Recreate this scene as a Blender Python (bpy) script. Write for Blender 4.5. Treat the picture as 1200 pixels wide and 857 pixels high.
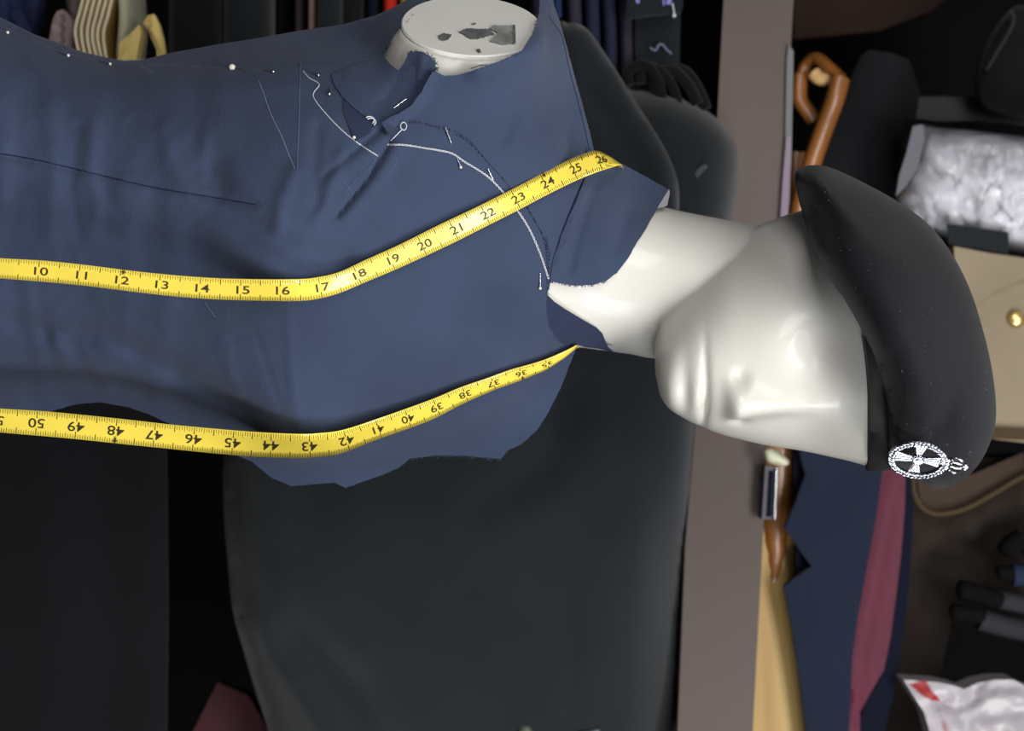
import bpy, bmesh, math, random
import numpy as np
from mathutils import Vector, Matrix, noise
from mathutils.bvhtree import BVHTree
from mathutils.geometry import delaunay_2d_cdt

random.seed(7); rng = np.random.default_rng(7)
C = bpy.context.scene
for o in list(bpy.data.objects): bpy.data.objects.remove(o, do_unlink=True)

# ------------------------------------------------------------------ camera (on its side, as the photograph was taken)
D = 1.0; S = 0.00054; Z0 = 1.35          # distance to the chest, metres per pixel there, height of the lens
cam = bpy.data.cameras.new('camera'); co = bpy.data.objects.new('camera', cam); C.collection.objects.link(co)
cam.sensor_fit = 'HORIZONTAL'; cam.sensor_width = 36; cam.lens = 36 * D / (1200 * S)
cam.clip_start = 0.05
m = Matrix(((0, -1, 0), (0, 0, -1), (1, 0, 0))).to_4x4()
m.translation = Vector((0, -D, Z0)); co.matrix_world = m
cam.dof.use_dof = True; cam.dof.focus_distance = 1.0; cam.dof.aperture_fstop = 7.5
C.camera = co
# ------------------------------------------------------------------ light
w = bpy.data.worlds.new('world'); C.world = w; w.use_nodes = True
w.node_tree.nodes['Background'].inputs[0].default_value = (0.80, 0.88, 1.0, 1)
w.node_tree.nodes['Background'].inputs[1].default_value = 0.17
def area(name, loc, aim, size, power, col=(1, 1, 1)):
    l = bpy.data.lights.new(name, 'AREA'); l.shape = 'RECTANGLE'; l.size = size[0]; l.size_y = size[1]
    l.energy = power; l.color = col
    o = bpy.data.objects.new(name, l); C.collection.objects.link(o); o.location = loc
    o.rotation_euler = (Vector(aim) - Vector(loc)).to_track_quat('-Z', 'Y').to_euler()
    return o
area('ceiling_light', (0.45, -1.30, 2.35), (0, -.05, 1.45), (1.4, 0.45), 27, (1, 0.98, 0.95))
area('shop_light', (-0.80, -1.7, 1.80), (0, 0, 1.45), (0.9, 0.6), 13, (1, 0.98, 0.96))
area('shop_window', (1.7, -1.4, 1.65), (0, 0, 1.5), (0.7, 0.8), 18, (0.95, 0.97, 1))
C.view_settings.view_transform = 'Standard'; C.view_settings.look = 'None'
C.view_settings.gamma = 1; C.view_settings.use_curve_mapping = False
C.view_settings.exposure = 0.15

# ------------------------------------------------------------------ helpers
CAMP = Vector((0, -D, Z0))
def P(u, v, Y=0.0):
    k = (D + Y) / D
    return Vector(((v - 428.5) * S * k, Y, Z0 + (u - 600) * S * k))
def lin(c): c /= 255.0; return c / 12.92 if c <= 0.04045 else ((c + 0.055) / 1.055) ** 2.4
def rgb(*c): return tuple(lin(x) for x in c) + (1,)
def mat(name, col, rough=0.8, metal=0.0, var=0.0, scale=8, bump=0.0, bscale=600, coat=0.0, sheen=0.0, spec=0.5,
        weave=False, col2=None, stretch=None):
    mt = bpy.data.materials.new(name); mt.use_nodes = True; nt = mt.node_tree; N = nt.nodes; L = nt.links
    b = N['Principled BSDF']; b.inputs['Base Color'].default_value = rgb(*col)
    b.inputs['Roughness'].default_value = rough; b.inputs['Metallic'].default_value = metal
    b.inputs['Coat Weight'].default_value = coat; b.inputs['Coat Roughness'].default_value = 0.08
    b.inputs['Sheen Weight'].default_value = sheen; b.inputs['Specular IOR Level'].default_value = spec
    tc = N.new('ShaderNodeTexCoord')
    vec = tc.outputs['Object']
    if stretch:
        mp = N.new('ShaderNodeMapping'); mp.inputs['Scale'].default_value = stretch; L.new(vec, mp.inputs[0]); vec = mp.outputs[0]
    if var or col2:
        n = N.new('ShaderNodeTexNoise'); n.inputs['Scale'].default_value = scale; n.inputs['Detail'].default_value = 5
        L.new(vec, n.inputs['Vector'])
        r = N.new('ShaderNodeValToRGB'); r.color_ramp.elements[0].position = 0.3; r.color_ramp.elements[1].position = 0.7
        r.color_ramp.elements[0].color = rgb(*(col2 or [x * (1 - var) for x in col]))
        r.color_ramp.elements[1].color = rgb(*[min(255, x * (1 + (0 if col2 else var))) for x in col])
        L.new(n.outputs['Fac'], r.inputs[0]); L.new(r.outputs[0], b.inputs['Base Color'])
    if bump:
        bp = N.new('ShaderNodeBump'); bp.inputs['Strength'].default_value = bump; bp.inputs['Distance'].default_value = 0.0004
        n2 = N.new('ShaderNodeTexNoise'); n2.inputs['Scale'].default_value = bscale; n2.inputs['Detail'].default_value = 3
        L.new(tc.outputs['Object'], n2.inputs['Vector'])
        if weave:
            a = N.new('ShaderNodeMapping'); a.inputs['Scale'].default_value = (1.0, 1.0, 0.12); L.new(tc.outputs['Object'], a.inputs[0]); L.new(a.outputs[0], n2.inputs['Vector'])
            n3 = N.new('ShaderNodeTexNoise'); n3.inputs['Scale'].default_value = bscale; n3.inputs['Detail'].default_value = 3
            c2 = N.new('ShaderNodeMapping'); c2.inputs['Scale'].default_value = (0.12, 0.12, 1.0); L.new(tc.outputs['Object'], c2.inputs[0]); L.new(c2.outputs[0], n3.inputs['Vector'])
            ad = N.new('ShaderNodeMath'); ad.operation = 'ADD'; L.new(n2.outputs['Fac'], ad.inputs[0]); L.new(n3.outputs['Fac'], ad.inputs[1]); L.new(ad.outputs[0], bp.inputs['Height'])
        else: L.new(n2.outputs['Fac'], bp.inputs['Height'])
        L.new(bp.outputs[0], b.inputs['Normal'])
    return mt
def link(o, parent=None, m=None, label=None):
    C.collection.objects.link(o)
    if parent is not None: o.parent = parent; o.matrix_parent_inverse = parent.matrix_world.inverted()
    if m is not None: o.data.materials.append(m)
    if label: o['label'] = label
    return o
def mesh(name, verts, faces, m, parent=None, label=None, smooth=True, sharp=50):
    me = bpy.data.meshes.new(name); me.from_pydata([tuple(v) for v in verts], [], faces); me.update()
    bm = bmesh.new(); bm.from_mesh(me); bmesh.ops.recalc_face_normals(bm, faces=bm.faces); bm.to_mesh(me); bm.free()
    if smooth:
        me.polygons.foreach_set('use_smooth', [True] * len(me.polygons))
        if sharp: me.set_sharp_from_angle(angle=math.radians(sharp))
    return link(bpy.data.objects.new(name, me), parent, m, label)
def root(name, label, cat, loc, group=None):
    o = bpy.data.objects.new(name, None); o.empty_display_size = 0.05; C.collection.objects.link(o)
    o.location = loc; o.matrix_world = Matrix.Translation(loc)
    return tag(o, label, cat, group)
def tag(o, label, cat, group=None):
    o['label'] = label; o['category'] = cat
    if group: o['group'] = group
    return o
def struct(o): o['kind'] = 'structure'; return o
def spline(pts, n=6, closed=False):
    pts = [tuple(p) for p in pts]; k = len(pts); out = []
    rngk = range(k if closed else k - 1)
    for i in rngk:
        p = [pts[(i + j) % k] if closed else pts[min(max(i + j, 0), k - 1)] for j in (-1, 0, 1, 2)]
        for q in range(n):
            t = q / n
            out.append(tuple(0.5 * ((2 * b) + (c - a) * t + (2 * a - 5 * b + 4 * c - d) * t * t + (-a + 3 * b - 3 * c + d) * t ** 3) for a, b, c, d in zip(*p)))
    if not closed: out.append(pts[-1])
    return out
def tube(pts, r, m, name, parent=None, n=8, label=None, radii=None, tris=True, flat=1.0):
    pts = [Vector(p) for p in pts]; V = []; F = []
    prev = None
    for i, p in enumerate(pts):
        t = (pts[min(i + 1, len(pts) - 1)] - pts[max(i - 1, 0)]).normalized()
        if prev is None: prev = t.orthogonal().normalized()
        a = (prev - t * prev.dot(t)).normalized(); prev = a; b = t.cross(a)
        rr = radii[i] if radii else r
        for k in range(n):
            an = 2 * math.pi * k / n; V.append(p + a * math.cos(an) * rr + b * math.sin(an) * rr * flat)
    for i in range(len(pts) - 1):
        for k in range(n): F.append((i * n + k, i * n + (k + 1) % n, (i + 1) * n + (k + 1) % n, (i + 1) * n + k))
    F.append(tuple(range(n))[::-1]); F.append(tuple((len(pts) - 1) * n + k for k in range(n)))
    if m is None: return V, F
    return mesh(name, V, F, m, parent, label)
def box(name, x0, x1, y0, y1, z0, z1, m, parent=None, label=None, bev=0.0):
    bm = bmesh.new(); bmesh.ops.create_cube(bm, size=1)
    for v in bm.verts: v.co = Vector(((x0 + x1) / 2 + v.co.x * (x1 - x0), (y0 + y1) / 2 + v.co.y * (y1 - y0), (z0 + z1) / 2 + v.co.z * (z1 - z0)))
    if bev: bmesh.ops.bevel(bm, geom=bm.edges[:], offset=bev, segments=2, affect='EDGES')
    me = bpy.data.meshes.new(name); bm.to_mesh(me); bm.free()
    return link(bpy.data.objects.new(name, me), parent, m, label)
def inside(poly, x, y):
    r = np.zeros(np.shape(x), bool); n = len(poly)
    for i in range(n):
        x0, y0 = poly[i]; x1, y1 = poly[(i + 1) % n]
        if y0 == y1: continue
        c = ((y0 > y) != (y1 > y)) & (x < (x1 - x0) * (y - y0) / (y1 - y0) + x0); r ^= c
    return r
def edge_dist(poly, x, y, closed=True):
    d = np.full(np.shape(x), 1e9); n = len(poly)
    for i in range(n if closed else n - 1):
        x0, y0 = poly[i]; x1, y1 = poly[(i + 1) % n]; dx, dy = x1 - x0, y1 - y0
        t = np.clip(((x - x0) * dx + (y - y0) * dy) / max(dx * dx + dy * dy, 1e-9), 0, 1)
        d = np.minimum(d, np.hypot(x - x0 - t * dx, y - y0 - t * dy))
    return d
def densify(poly, step):
    out = []
    for i in range(len(poly)):
        a, b = poly[i], poly[(i + 1) % len(poly)]; n = max(1, int(round(math.dist(a, b) / step)))
        out += [(a[0] + (b[0] - a[0]) * k / n, a[1] + (b[1] - a[1]) * k / n) for k in range(n)]
    return out
def tri(poly, step):
    xs = np.arange(min(p[0] for p in poly), max(p[0] for p in poly), step)
    ys = np.arange(min(p[1] for p in poly), max(p[1] for p in poly), step)
    X, Y = np.meshgrid(xs, ys); X = X + (np.arange(len(ys)) % 2)[:, None] * step * .5
    X, Y = X.ravel(), Y.ravel()
    k = inside(poly, X, Y); X, Y = X[k], Y[k]
    k = edge_dist(poly, X, Y) > step * .45; X, Y = X[k], Y[k]
    n = len(poly)
    pts = [Vector(p) for p in poly] + [Vector((a, b)) for a, b in zip(X, Y)]
    r = delaunay_2d_cdt(pts, [], [list(range(n))], 1, 1e-5)
    return [(p.x, p.y) for p in r[0]], [tuple(f) for f in r[2]]
def sheet(name, poly, depth, thick, m, parent=None, step=8, label=None, fray=0.0, smooth_n=0, closed_back=None, sharp=50):
    """a solid piece cut to an outline: its front lies at depth(u, v), it has real thickness behind"""
    if smooth_n: poly = spline(poly, smooth_n, True)
    poly = densify(poly, step)
    if fray: poly = [(a + random.uniform(-fray, fray), b + random.uniform(-fray, fray)) for a, b in poly]
    pts, tris = tri(poly, step)
    u = np.array([p[0] for p in pts]); v = np.array([p[1] for p in pts])
    dd = np.asarray(depth(u, v)) + 0 * u
    th = thick(u, v) if callable(thick) else np.full(u.shape, thick)
    fr = [P(a, b, c) for a, b, c in zip(u, v, dd)]
    bk = [p + Vector((0, float(t), 0)) for p, t in zip(fr, th)]
    n = len(pts); cnt = {}
    for t in tris:
        for i in range(len(t)):
            e = (t[i], t[(i + 1) % len(t)]); cnt[e] = cnt.get(e, 0) + 1
    F = [t for t in tris] + [tuple(i + n for i in t[::-1]) for t in tris]
    F += [(a, a + n, b + n, b)[::-1] for (a, b) in cnt if (b, a) not in cnt]
    return mesh(name, fr + bk, F, m, parent, label, True, sharp)
def inflate(name, poly, base, H, m, parent=None, step=8, label=None, smooth_n=4, back=None, bumps=None, power=0.5, field=None, thickness=None):
    """a rounded closed body with a given outline: front and back swell away from the rim"""
    if smooth_n: poly = spline(poly, smooth_n, True)
    poly = densify(poly, step); pts, tris = tri(poly, step)
    u = np.array([p[0] for p in pts]); v = np.array([p[1] for p in pts])
    d = edge_dist(poly, u, v); R = d.max()
    h = (1 - (1 - np.clip(d / R, 0, 1)) ** 2) ** power
    b0 = base(u, v) if callable(base) else np.full(u.shape, base)
    fr = b0 - H * h
    if bumps is not None: fr = fr - bumps(u, v) * np.clip(d / (2 * step), 0, 1)
    if field is not None: fr = field(u, v, fr)
    bkd = b0 + (back if back is not None else H) * h
    rim = d < 0.01 * step
    V = [P(a, b, c) for a, b, c in zip(u, v, fr)]; idx = {}; n = len(V)
    for i in range(n):
        if rim[i]: idx[i] = i
        else: idx[i] = len(V); k = V[i]; V.append(Vector((k.x * (D + bkd[i]) / (D + fr[i]), bkd[i], Z0 + (k.z - Z0) * (D + bkd[i]) / (D + fr[i]))))
    F = list(tris) + [tuple(idx[i] for i in t[::-1]) for t in tris]
    return mesh(name, V, F, m, parent, label, True, None)
def ridge(u, v, segs):
    """folds of cloth: each is a polyline, a width in px, a height in mm (raised towards us when positive)"""
    r = np.zeros(np.shape(u))
    for s in segs:
        pl, wd, h = s[0], s[1], s[2]
        d = edge_dist(pl, u, v, False); g = np.exp(-(d / wd) ** 2)
        if len(s) > 3:       # a step: raised on one side of the line only
            a, b = np.array(pl[0]), np.array(pl[-1]); t = (b - a) / np.linalg.norm(b - a)
            side = (u - a[0]) * t[1] - (v - a[1]) * t[0]
            g = np.exp(-(d / s[3]) ** 2) * (0.5 + 0.5 * np.tanh(side / wd))
        r += g * h / 1000
    return r
def fnoise(u, v, sc, seed=0, stretch=(1, 1)):
    return np.array([noise.noise(Vector((a / sc * stretch[0], b / sc * stretch[1], seed * 7.3))) for a, b in zip(u, v)])

# ------------------------------------------------------------------ materials
M = {}
M['shell'] = mat('mannequin_gloss', (206, 204, 196), 0.42, coat=0.22, var=0.015, scale=5)
M['cap'] = mat('shoulder_cap_paint', (228, 226, 219), 0.45, coat=0.2, var=0.02, scale=12)
M['worn'] = mat('bare_metal_patch', (134, 136, 134), 0.6, var=0.18, scale=90)
M['worn_dark'] = mat('grey_glue_patch', (92, 94, 94), 0.7, var=0.25, scale=120)
M['navy'] = mat('navy_twill', (57, 67, 90), 0.9, var=0.06, scale=14, bump=0.7, bscale=1300, weave=True, sheen=0.12, spec=0.08)
M['navy_dark'] = mat('navy_lining_and_shade', (44, 51, 74), 0.85, var=0.05, scale=9, bump=0.5, bscale=1800, weave=True, sheen=0.08, spec=0.08)  # inside of the cloth; also the painted shade of the pinned pocket
M['seam'] = mat('seam_thread_navy', (34, 40, 64), 0.9, spec=0.08)
M['thread'] = mat('white_thread', (214, 216, 220), 0.7)
M['chalk'] = mat('tailor_chalk', (116, 126, 146), 0.95, spec=0.08)
M['chalk2'] = mat('faint_chalk', (82, 94, 124), 0.95, spec=0.08)
M['steel'] = mat('pin_steel', (200, 203, 208), 0.25, 1.0)
M['pearl'] = mat('pearl_pin_head', (236, 230, 214), 0.2, coat=1)
M['tape'] = mat('yellow_tape', (246, 221, 84), 0.33, coat=0.5, var=0.02, scale=30)
M['print'] = mat('tape_print', (52, 44, 14), 0.6)
M['tick'] = mat('tape_ticks', (92, 76, 18), 0.6)
M['beret'] = mat('black_wool', (19, 19, 24), 0.95, var=0.06, scale=14, bump=0.8, bscale=900, sheen=0.10, spec=0.08)
M['band'] = mat('beret_leather_band', (30, 31, 31), 0.6, bump=0.4, bscale=300)
M['silver'] = mat('badge_silver', (150, 151, 158), 0.2, 1.0, bump=0.6, bscale=700)
M['char'] = mat('charcoal_serge', (33, 37, 40), 0.95, var=0.08, scale=6, bump=0.6, bscale=900, weave=True, sheen=0.15, spec=0.08)
M['char_dark'] = mat('black_serge', (22, 23, 25), 0.95, var=0.08, scale=6, sheen=0.1, spec=0.08)
M['black'] = mat('closet_black', (14, 13, 14), 0.9, spec=0.08)
M['board'] = mat('taupe_shelf_board', (82, 69, 64), 0.6, var=0.03, scale=4)
M['wood'] = mat('orange_varnished_wood', (130, 80, 32), 0.4, coat=0.3, var=0.12, scale=10, stretch=(1, 1, 6))
M['pale_wood'] = mat('pale_inlay_wood', (206, 168, 112), 0.5, var=0.06, scale=20)
M['golden'] = mat('golden_pine', (186, 158, 88), 0.45, coat=0.3, col2=(164, 122, 56), scale=6, stretch=(0.4, 1, 6))
M['brownpanel'] = mat('dark_brown_panel', (38, 25, 19), 0.6, var=0.15, scale=5, spec=0.08)
M['navyjacket'] = mat('navy_jacket_serge', (33, 40, 56), 0.9, var=0.04, scale=20, bump=0.3, bscale=900, sheen=0.1, spec=0.08)
M['navyunder'] = mat('undercollar_felt', (20, 23, 36), 0.95, spec=0.08)
M['burgundy'] = mat('burgundy_satin', (86, 22, 46), 0.6, var=0.12, scale=9, sheen=0.3, spec=0.25)
M['cream'] = mat('cream_cloth', (228, 219, 190), 0.8, var=0.05, scale=20, spec=0.08)
M['cream2'] = mat('pale_green_cloth', (176, 172, 146), 0.8, var=0.05, scale=20, spec=0.08)
M['ochre'] = mat('ochre_cloth', (210, 186, 116), 0.75, var=0.18, scale=16, spec=0.08)
M['mustard'] = mat('mustard_seam', (142, 112, 44), 0.8)
M['mauve'] = mat('mauve_grey_cloth', (146, 130, 130), 0.85, var=0.08, scale=20, spec=0.08)
M['brownlayer'] = mat('dark_taupe_cloth', (52, 44, 46), 0.85, spec=0.08)
M['pinklayer'] = mat('dusty_pink_cloth', (122, 98, 96), 0.85, spec=0.08)
M['red'] = mat('red_cloth', (190, 44, 30), 0.8, spec=0.08)
M['olive'] = mat('olive_cloth', (126, 122, 36), 0.8, spec=0.08)
M['net'] = mat('navy_gauze', (38, 44, 72), 0.8, var=0.3, scale=25, spec=0.08)
M['navy1'] = mat('royal_navy_layer', (42, 54, 92), 0.85, spec=0.08)
M['navy2'] = mat('ink_navy_layer', (40, 42, 62), 0.85, spec=0.08)
M['plum'] = mat('plum_grey_layer', (54, 50, 62), 0.85, spec=0.08)
M['whitecloth'] = mat('white_cotton', (222, 222, 228), 0.75, var=0.03, scale=14)
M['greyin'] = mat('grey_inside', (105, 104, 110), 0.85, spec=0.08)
M['beige'] = mat('beige_serge', (142, 129, 108), 0.85, var=0.04, scale=10, bump=0.4, bscale=700, spec=0.08)
M['brass'] = mat('brass_button', (214, 186, 120), 0.3, 0.85)
M['brown'] = mat('brown_tweed', (44, 38, 34), 0.9, var=0.1, scale=5, spec=0.08)
M['tan'] = mat('tan_rim', (74, 62, 46), 0.85, spec=0.08)
M['greycloth'] = mat('dark_grey_cloth', (48, 48, 53), 0.85, spec=0.08)
M['bluecloth'] = mat('slate_blue_cloth', (38, 46, 66), 0.85, spec=0.08)
M['plasticbag'] = mat('white_plastic_bag', (168, 162, 168), 0.4, var=0.05, scale=18, coat=0.2)
M['redprint'] = mat('red_print', (150, 20, 22), 0.5)
M['greyprint'] = mat('grey_print', (110, 104, 112), 0.6)
M['pinkprint'] = mat('pink_print', (190, 130, 134), 0.6)
M['chrome'] = mat('chrome', (200, 204, 210), 0.12, 1.0)
M['ivory'] = mat('ivory_plastic', (214, 214, 186), 0.5)
M['purple'] = mat('purple_print', (128, 120, 196), 0.6)
M['lilac'] = mat('lilac_reflection', (108, 90, 110), 0.35)  # colour of the reflection painted on the edge trim
M['strip'] = mat('edge_trim_metal', (78, 82, 78), 0.4, 0.2)
M['wallpaint'] = mat('shop_wall_paint', (60, 56, 54), 0.9)
M['floorwood'] = mat('shop_floor', (84, 70, 60), 0.6, var=0.12, scale=3)
# clear crinkled film
fm = bpy.data.materials.new('clear_film'); fm.use_nodes = True; nt = fm.node_tree; N = nt.nodes; L = nt.links
for x in list(N): N.remove(x)
out = N.new('ShaderNodeOutputMaterial'); mx = N.new('ShaderNodeMixShader'); tr = N.new('ShaderNodeBsdfTransparent'); gl = N.new('ShaderNodeBsdfGlossy')
gl.inputs['Roughness'].default_value = 0.12; tr.inputs[0].default_value = (0.93, 0.93, 0.94, 1)
fr = N.new('ShaderNodeFresnel'); fr.inputs[0].default_value = 1.5; bp = N.new('ShaderNodeBump'); bp.inputs['Strength'].default_value = 1.0; bp.inputs['Distance'].default_value = 0.001
nz = N.new('ShaderNodeTexNoise'); nz.inputs['Scale'].default_value = 110; nz.inputs['Detail'].default_value = 4; nz.inputs['Distortion'].default_value = 1.2
tc = N.new('ShaderNodeTexCoord'); L.new(tc.outputs['Object'], nz.inputs['Vector']); L.new(nz.outputs['Fac'], bp.inputs['Height'])
for q in (gl, fr): L.new(bp.outputs[0], q.inputs['Normal'])
L.new(fr.outputs[0], mx.inputs[0]); L.new(tr.outputs[0], mx.inputs[1]); L.new(gl.outputs[0], mx.inputs[2]); L.new(mx.outputs[0], out.inputs[0])
M['film'] = fm

# ------------------------------------------------------------------ the setting
ZT = 2.9
struct(box('floor', -2.6, 2.6, -2.6, 1.35, -0.05, 0.0, M['floorwood']))
struct(box('wall_back', -2.6, 2.6, 1.25, 1.35, 0.0, ZT, M['wallpaint']))
struct(box('wall_left', -2.7, -2.6, -2.6, 1.35, 0.0, ZT, M['wallpaint']))
struct(box('wall_right', 2.6, 2.7, -2.6, 1.35, 0.0, ZT, M['wallpaint']))

# ------------------------------------------------------------------ mannequin: torso, neck and head grown into one shell
PSI = math.radians(33); FT = Vector((math.sin(PSI), -math.cos(PSI), 0)); RT = Vector((-math.cos(PSI), -math.sin(PSI), 0))
rings = [  # u, v of the axis, Y, lateral half width, front-back half width
 (-330, 250, .12, .150, .110), (-250, 252, .12, .158, .112), (-120, 250, .12, .156, .110), (0, 256, .11, .136, .100), (70, 264, .105, .125, .094), (130, 270, .10, .119, .092),
 (200, 279, .10, .124, .098), (280, 288, .10, .136, .106), (350, 294, .10, .144, .112), (420, 297, .10, .148, .112),
 (490, 300, .10, .150, .104), (560, 306, .10, .148, .090), (610, 312, .10, .138, .076), (645, 317, .10, .118, .066), (672, 320, .10, .092, .060),
 (700, 324, .098, .070, .056), (730, 327, .096, .058, .054), (765, 330, .094, .053, .054), (800, 336, .09, .051, .054), (850, 345, .085, .050, .055), (900, 355, .08, .050, .055)]
rk = spline(rings, 4)
FARU = [500, 560, 600, 640, 660, 680, 700, 725, 760]; FARK = [1, .90, .80, .62, .52, .56, .70, .85, 1]   # the far shoulder slopes away under the cloth
def ring_loft():
    V = []; F = []; n = 56
    for (u, v, Y, a, b) in rk:
        c = P(u, v, Y)
        for k in range(n):
            t = 2 * math.pi * k / n; ct, st = math.cos(t), math.sin(t)
            e = 2 / (2.25 if u < 600 else 2.0)
            x = a * abs(ct) ** e * (1 if ct > 0 else -1 * float(np.interp(u, FARU, FARK))); y = b * abs(st) ** e * (1 if st > 0 else -1)
            if y > 0:      # soft bust in front
                for sx in (-.062, .066):
                    y += 0.026 * math.exp(-((x - sx) / .045) ** 2 - ((u - 362) / 62) ** 2) * (y / b)
            V.append(c + RT * x + FT * y)
    for i in range(len(rk) - 1):
        for k in range(n): F.append((i * n + k, i * n + (k + 1) % n, (i + 1) * n + (k + 1) % n, (i + 1) * n + k))
    F.append(tuple(range(n))); F.append(tuple((len(rk) - 1) * n + k for k in range(n)))
    return V, F
CAPC = P(553, 33, 0.006)                     # centre of the flat shoulder cap
CN = Vector((-0.76, -0.64, 0.06)).normalized()
def stub():
    V = []; F = []; n = 40; up = Vector((0.0, 0, 1)); s = CN.cross(up).normalized(); up = s.cross(CN)
    st = [(-.13, .070, .040), (-.07, .062, .044), (-.02, .0525, .047), (-.005, .0490, .0445), (0, .0465, .042)]
    for (d, a, b) in st:
        for k in range(n):
            t = 2 * math.pi * k / n; V.append(CAPC + CN * d + up * a * math.cos(t) + s * b * math.sin(t) + Vector((.004, 0, -.006)) * min(1, -d / .02))
    for i in range(len(st) - 1):
        for k in range(n): F.append((i * n + k, i * n + (k + 1) % n, (i + 1) * n + (k + 1) % n, (i + 1) * n + k))
    F.append(tuple(range(n))); F.append(tuple((len(st) - 1) * n + k for k in range(n)))
    return V, F
HY = 0.072; HC = P(962, 392, HY)
yaw, pitch, roll = math.radians(31), math.radians(3), math.radians(2)
HF = Vector((math.sin(yaw), -math.cos(yaw), 0)); HR = Vector((-math.cos(yaw), -math.sin(yaw), 0)); HU = Vector((0, 0, 1))
Rp = Matrix.Rotation(-pitch, 3, HR) ; HF = Rp @ HF; HU = Rp @ HU
Rr = Matrix.Rotation(roll, 3, HF); HR = Rr @ HR; HU = Rr @ HU
prof = [  # height, front, back, half width
 (-.113, .050, .020, .004), (-.110, .064, .008, .020), (-.104, .074, -.004, .030), (-.094, .079, -.016, .040), (-.084, .081, -.026, .0480),
 (-.070, .083, -.040, .0580), (-.056, .084, -.052, .0650), (-.036, .086, -.064, .0725), (-.010, .090, -.078, .0785), (.015, .094, -.082, .0830),
 (.04, .097, -.078, .087), (.06, .086, -.062, .074), (.078, .062, -.040, .050), (.088, .036, -.016, .028), (.092, .008, .004, .004)]
def face_disp(y, h):
    g = lambda a, s: math.exp(-(a / s) ** 2)
    d = 0
    # nose: ridge growing from the root to the tip, then falling away under it
    t = (-.018 - h) / 0.043
    if t > -0.4:
        if t <= 1: hh = 0.0030 + 0.0115 * max(t, 0) ** 1.15; hh *= 1 if t > 0 else g(t, .3)
        else: hh = 0.0145 * g(t - 1, 0.24)
        sy = 0.0085 + 0.006 * min(max(t, 0), 1) ** 2
        d += hh * math.exp(-abs(y / sy) ** 2.2)
    for s in (-1, 1): d += 0.0010 * g(y - s * .0125, .0065) * g(h + .066, .005) - .0050 * g(y - s * .0160, .0050) * g(h + .0610, .0055)
    d += 0.0018 * g(y, .022) * g(h + .0765, .0045) + 0.0024 * g(y, .020) * g(h + .0880, .0045)   # lips
    d -= 0.0052 * math.exp(-abs(y / .031) ** 4) * g(h + .0822, .0017)                       # line of the mouth
    d -= 0.0024 * g(y - .004, .018) * g(h + .0950, .0040)                                   # under the lip
    d += 0.0020 * g(y, .024) * g(h + .106, .009)                                            # chin
    for s in (-1, 1):
        d -= (0.0105 if s > 0 else .0034) * g(y - s * .032, .019) * g(h + .010, .018)       # eye hollows
        d += 0.0012 * g(y - s * .030, .022) * g(h - .022, .014)                             # brows
        d += 0.0012 * g(y - s * .046, .018) * g(h + .044, .020)                             # cheekbones
    return d
def head_mesh():
    hs = np.concatenate([np.linspace(-.113, .05, 190), np.linspace(.052, .092, 26)]); pr = np.array(spline(prof, 8)); V = []; F = []; n = 260
    o = np.argsort(pr[:, 0]); pr = pr[o]
    for h in hs:
        ff, bb, wd = (float(np.interp(h, pr[:, 0], pr[:, j])) for j in (1, 2, 3))
        wc = min(max((h + .06) / .12, 0), 1); wc = .30 + .12 * wc * wc * (3 - 2 * wc); cx = ff * wc + bb * (1 - wc)
        for k in range(n):
            t = 2 * math.pi * k / n; ct, st = math.cos(t), math.sin(t); e = 2 / 2.12
            y = wd * abs(st) ** e * (1 if st > 0 else -1)
            x = cx + (ff - cx if ct > 0 else cx - bb) * abs(ct) ** e * (1 if ct > 0 else -1)
            if ct > 0: x += face_disp(y, h) * min(1, ct * 2.2)
            V.append(HC + HF * x + HR * y + HU * h)
    m_ = len(hs)
    for i in range(m_ - 1):
        for k in range(n): F.append((i * n + k, i * n + (k + 1) % n, (i + 1) * n + (k + 1) % n, (i + 1) * n + k))
    F.append(tuple(range(n))); F.append(tuple((m_ - 1) * n + k for k in range(n)))
    return V, F
mannequin = root('mannequin', 'glossy off-white half-body display mannequin with smooth eyeless face, dressed in navy cloth', 'mannequin', P(-330, 250, .12) * 1)
V, F = ring_loft()
for fn in (stub, head_mesh):
    v2, f2 = fn(); o = len(V); V = V + v2; F = F + [tuple(i + o for i in f) for f in f2]
raw = mesh('raw', V, F, None)
md = raw.modifiers.new('r', 'REMESH'); md.mode = 'VOXEL'; md.voxel_size = 0.0016; md.use_smooth_shade = True
md2 = raw.modifiers.new('s', 'SMOOTH'); md2.iterations = 3; md2.factor = 0.5
dg = bpy.context.evaluated_depsgraph_get(); bme = bpy.data.meshes.new_from_object(raw.evaluated_get(dg))
bpy.data.objects.remove(raw, do_unlink=True); bme.name = 'body'
bme.materials.clear()
bme.polygons.foreach_set('use_smooth', [True] * len(bme.polygons))
body = link(bpy.data.objects.new('body', bme), mannequin, M['shell'])
nv = len(bme.vertices); bco = np.empty(nv * 3); bme.vertices.foreach_get('co', bco); bco = bco.reshape(-1, 3)
BV = BVHTree.FromPolygons([tuple(c) for c in bco], [tuple(p.vertices) for p in bme.polygons])
print('body verts', nv)
def hit(u, v):
    d = (P(u, v) - CAMP).normalized(); r = BV.ray_cast(CAMP, d)
    return None if r[0] is None else r[0].y
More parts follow.
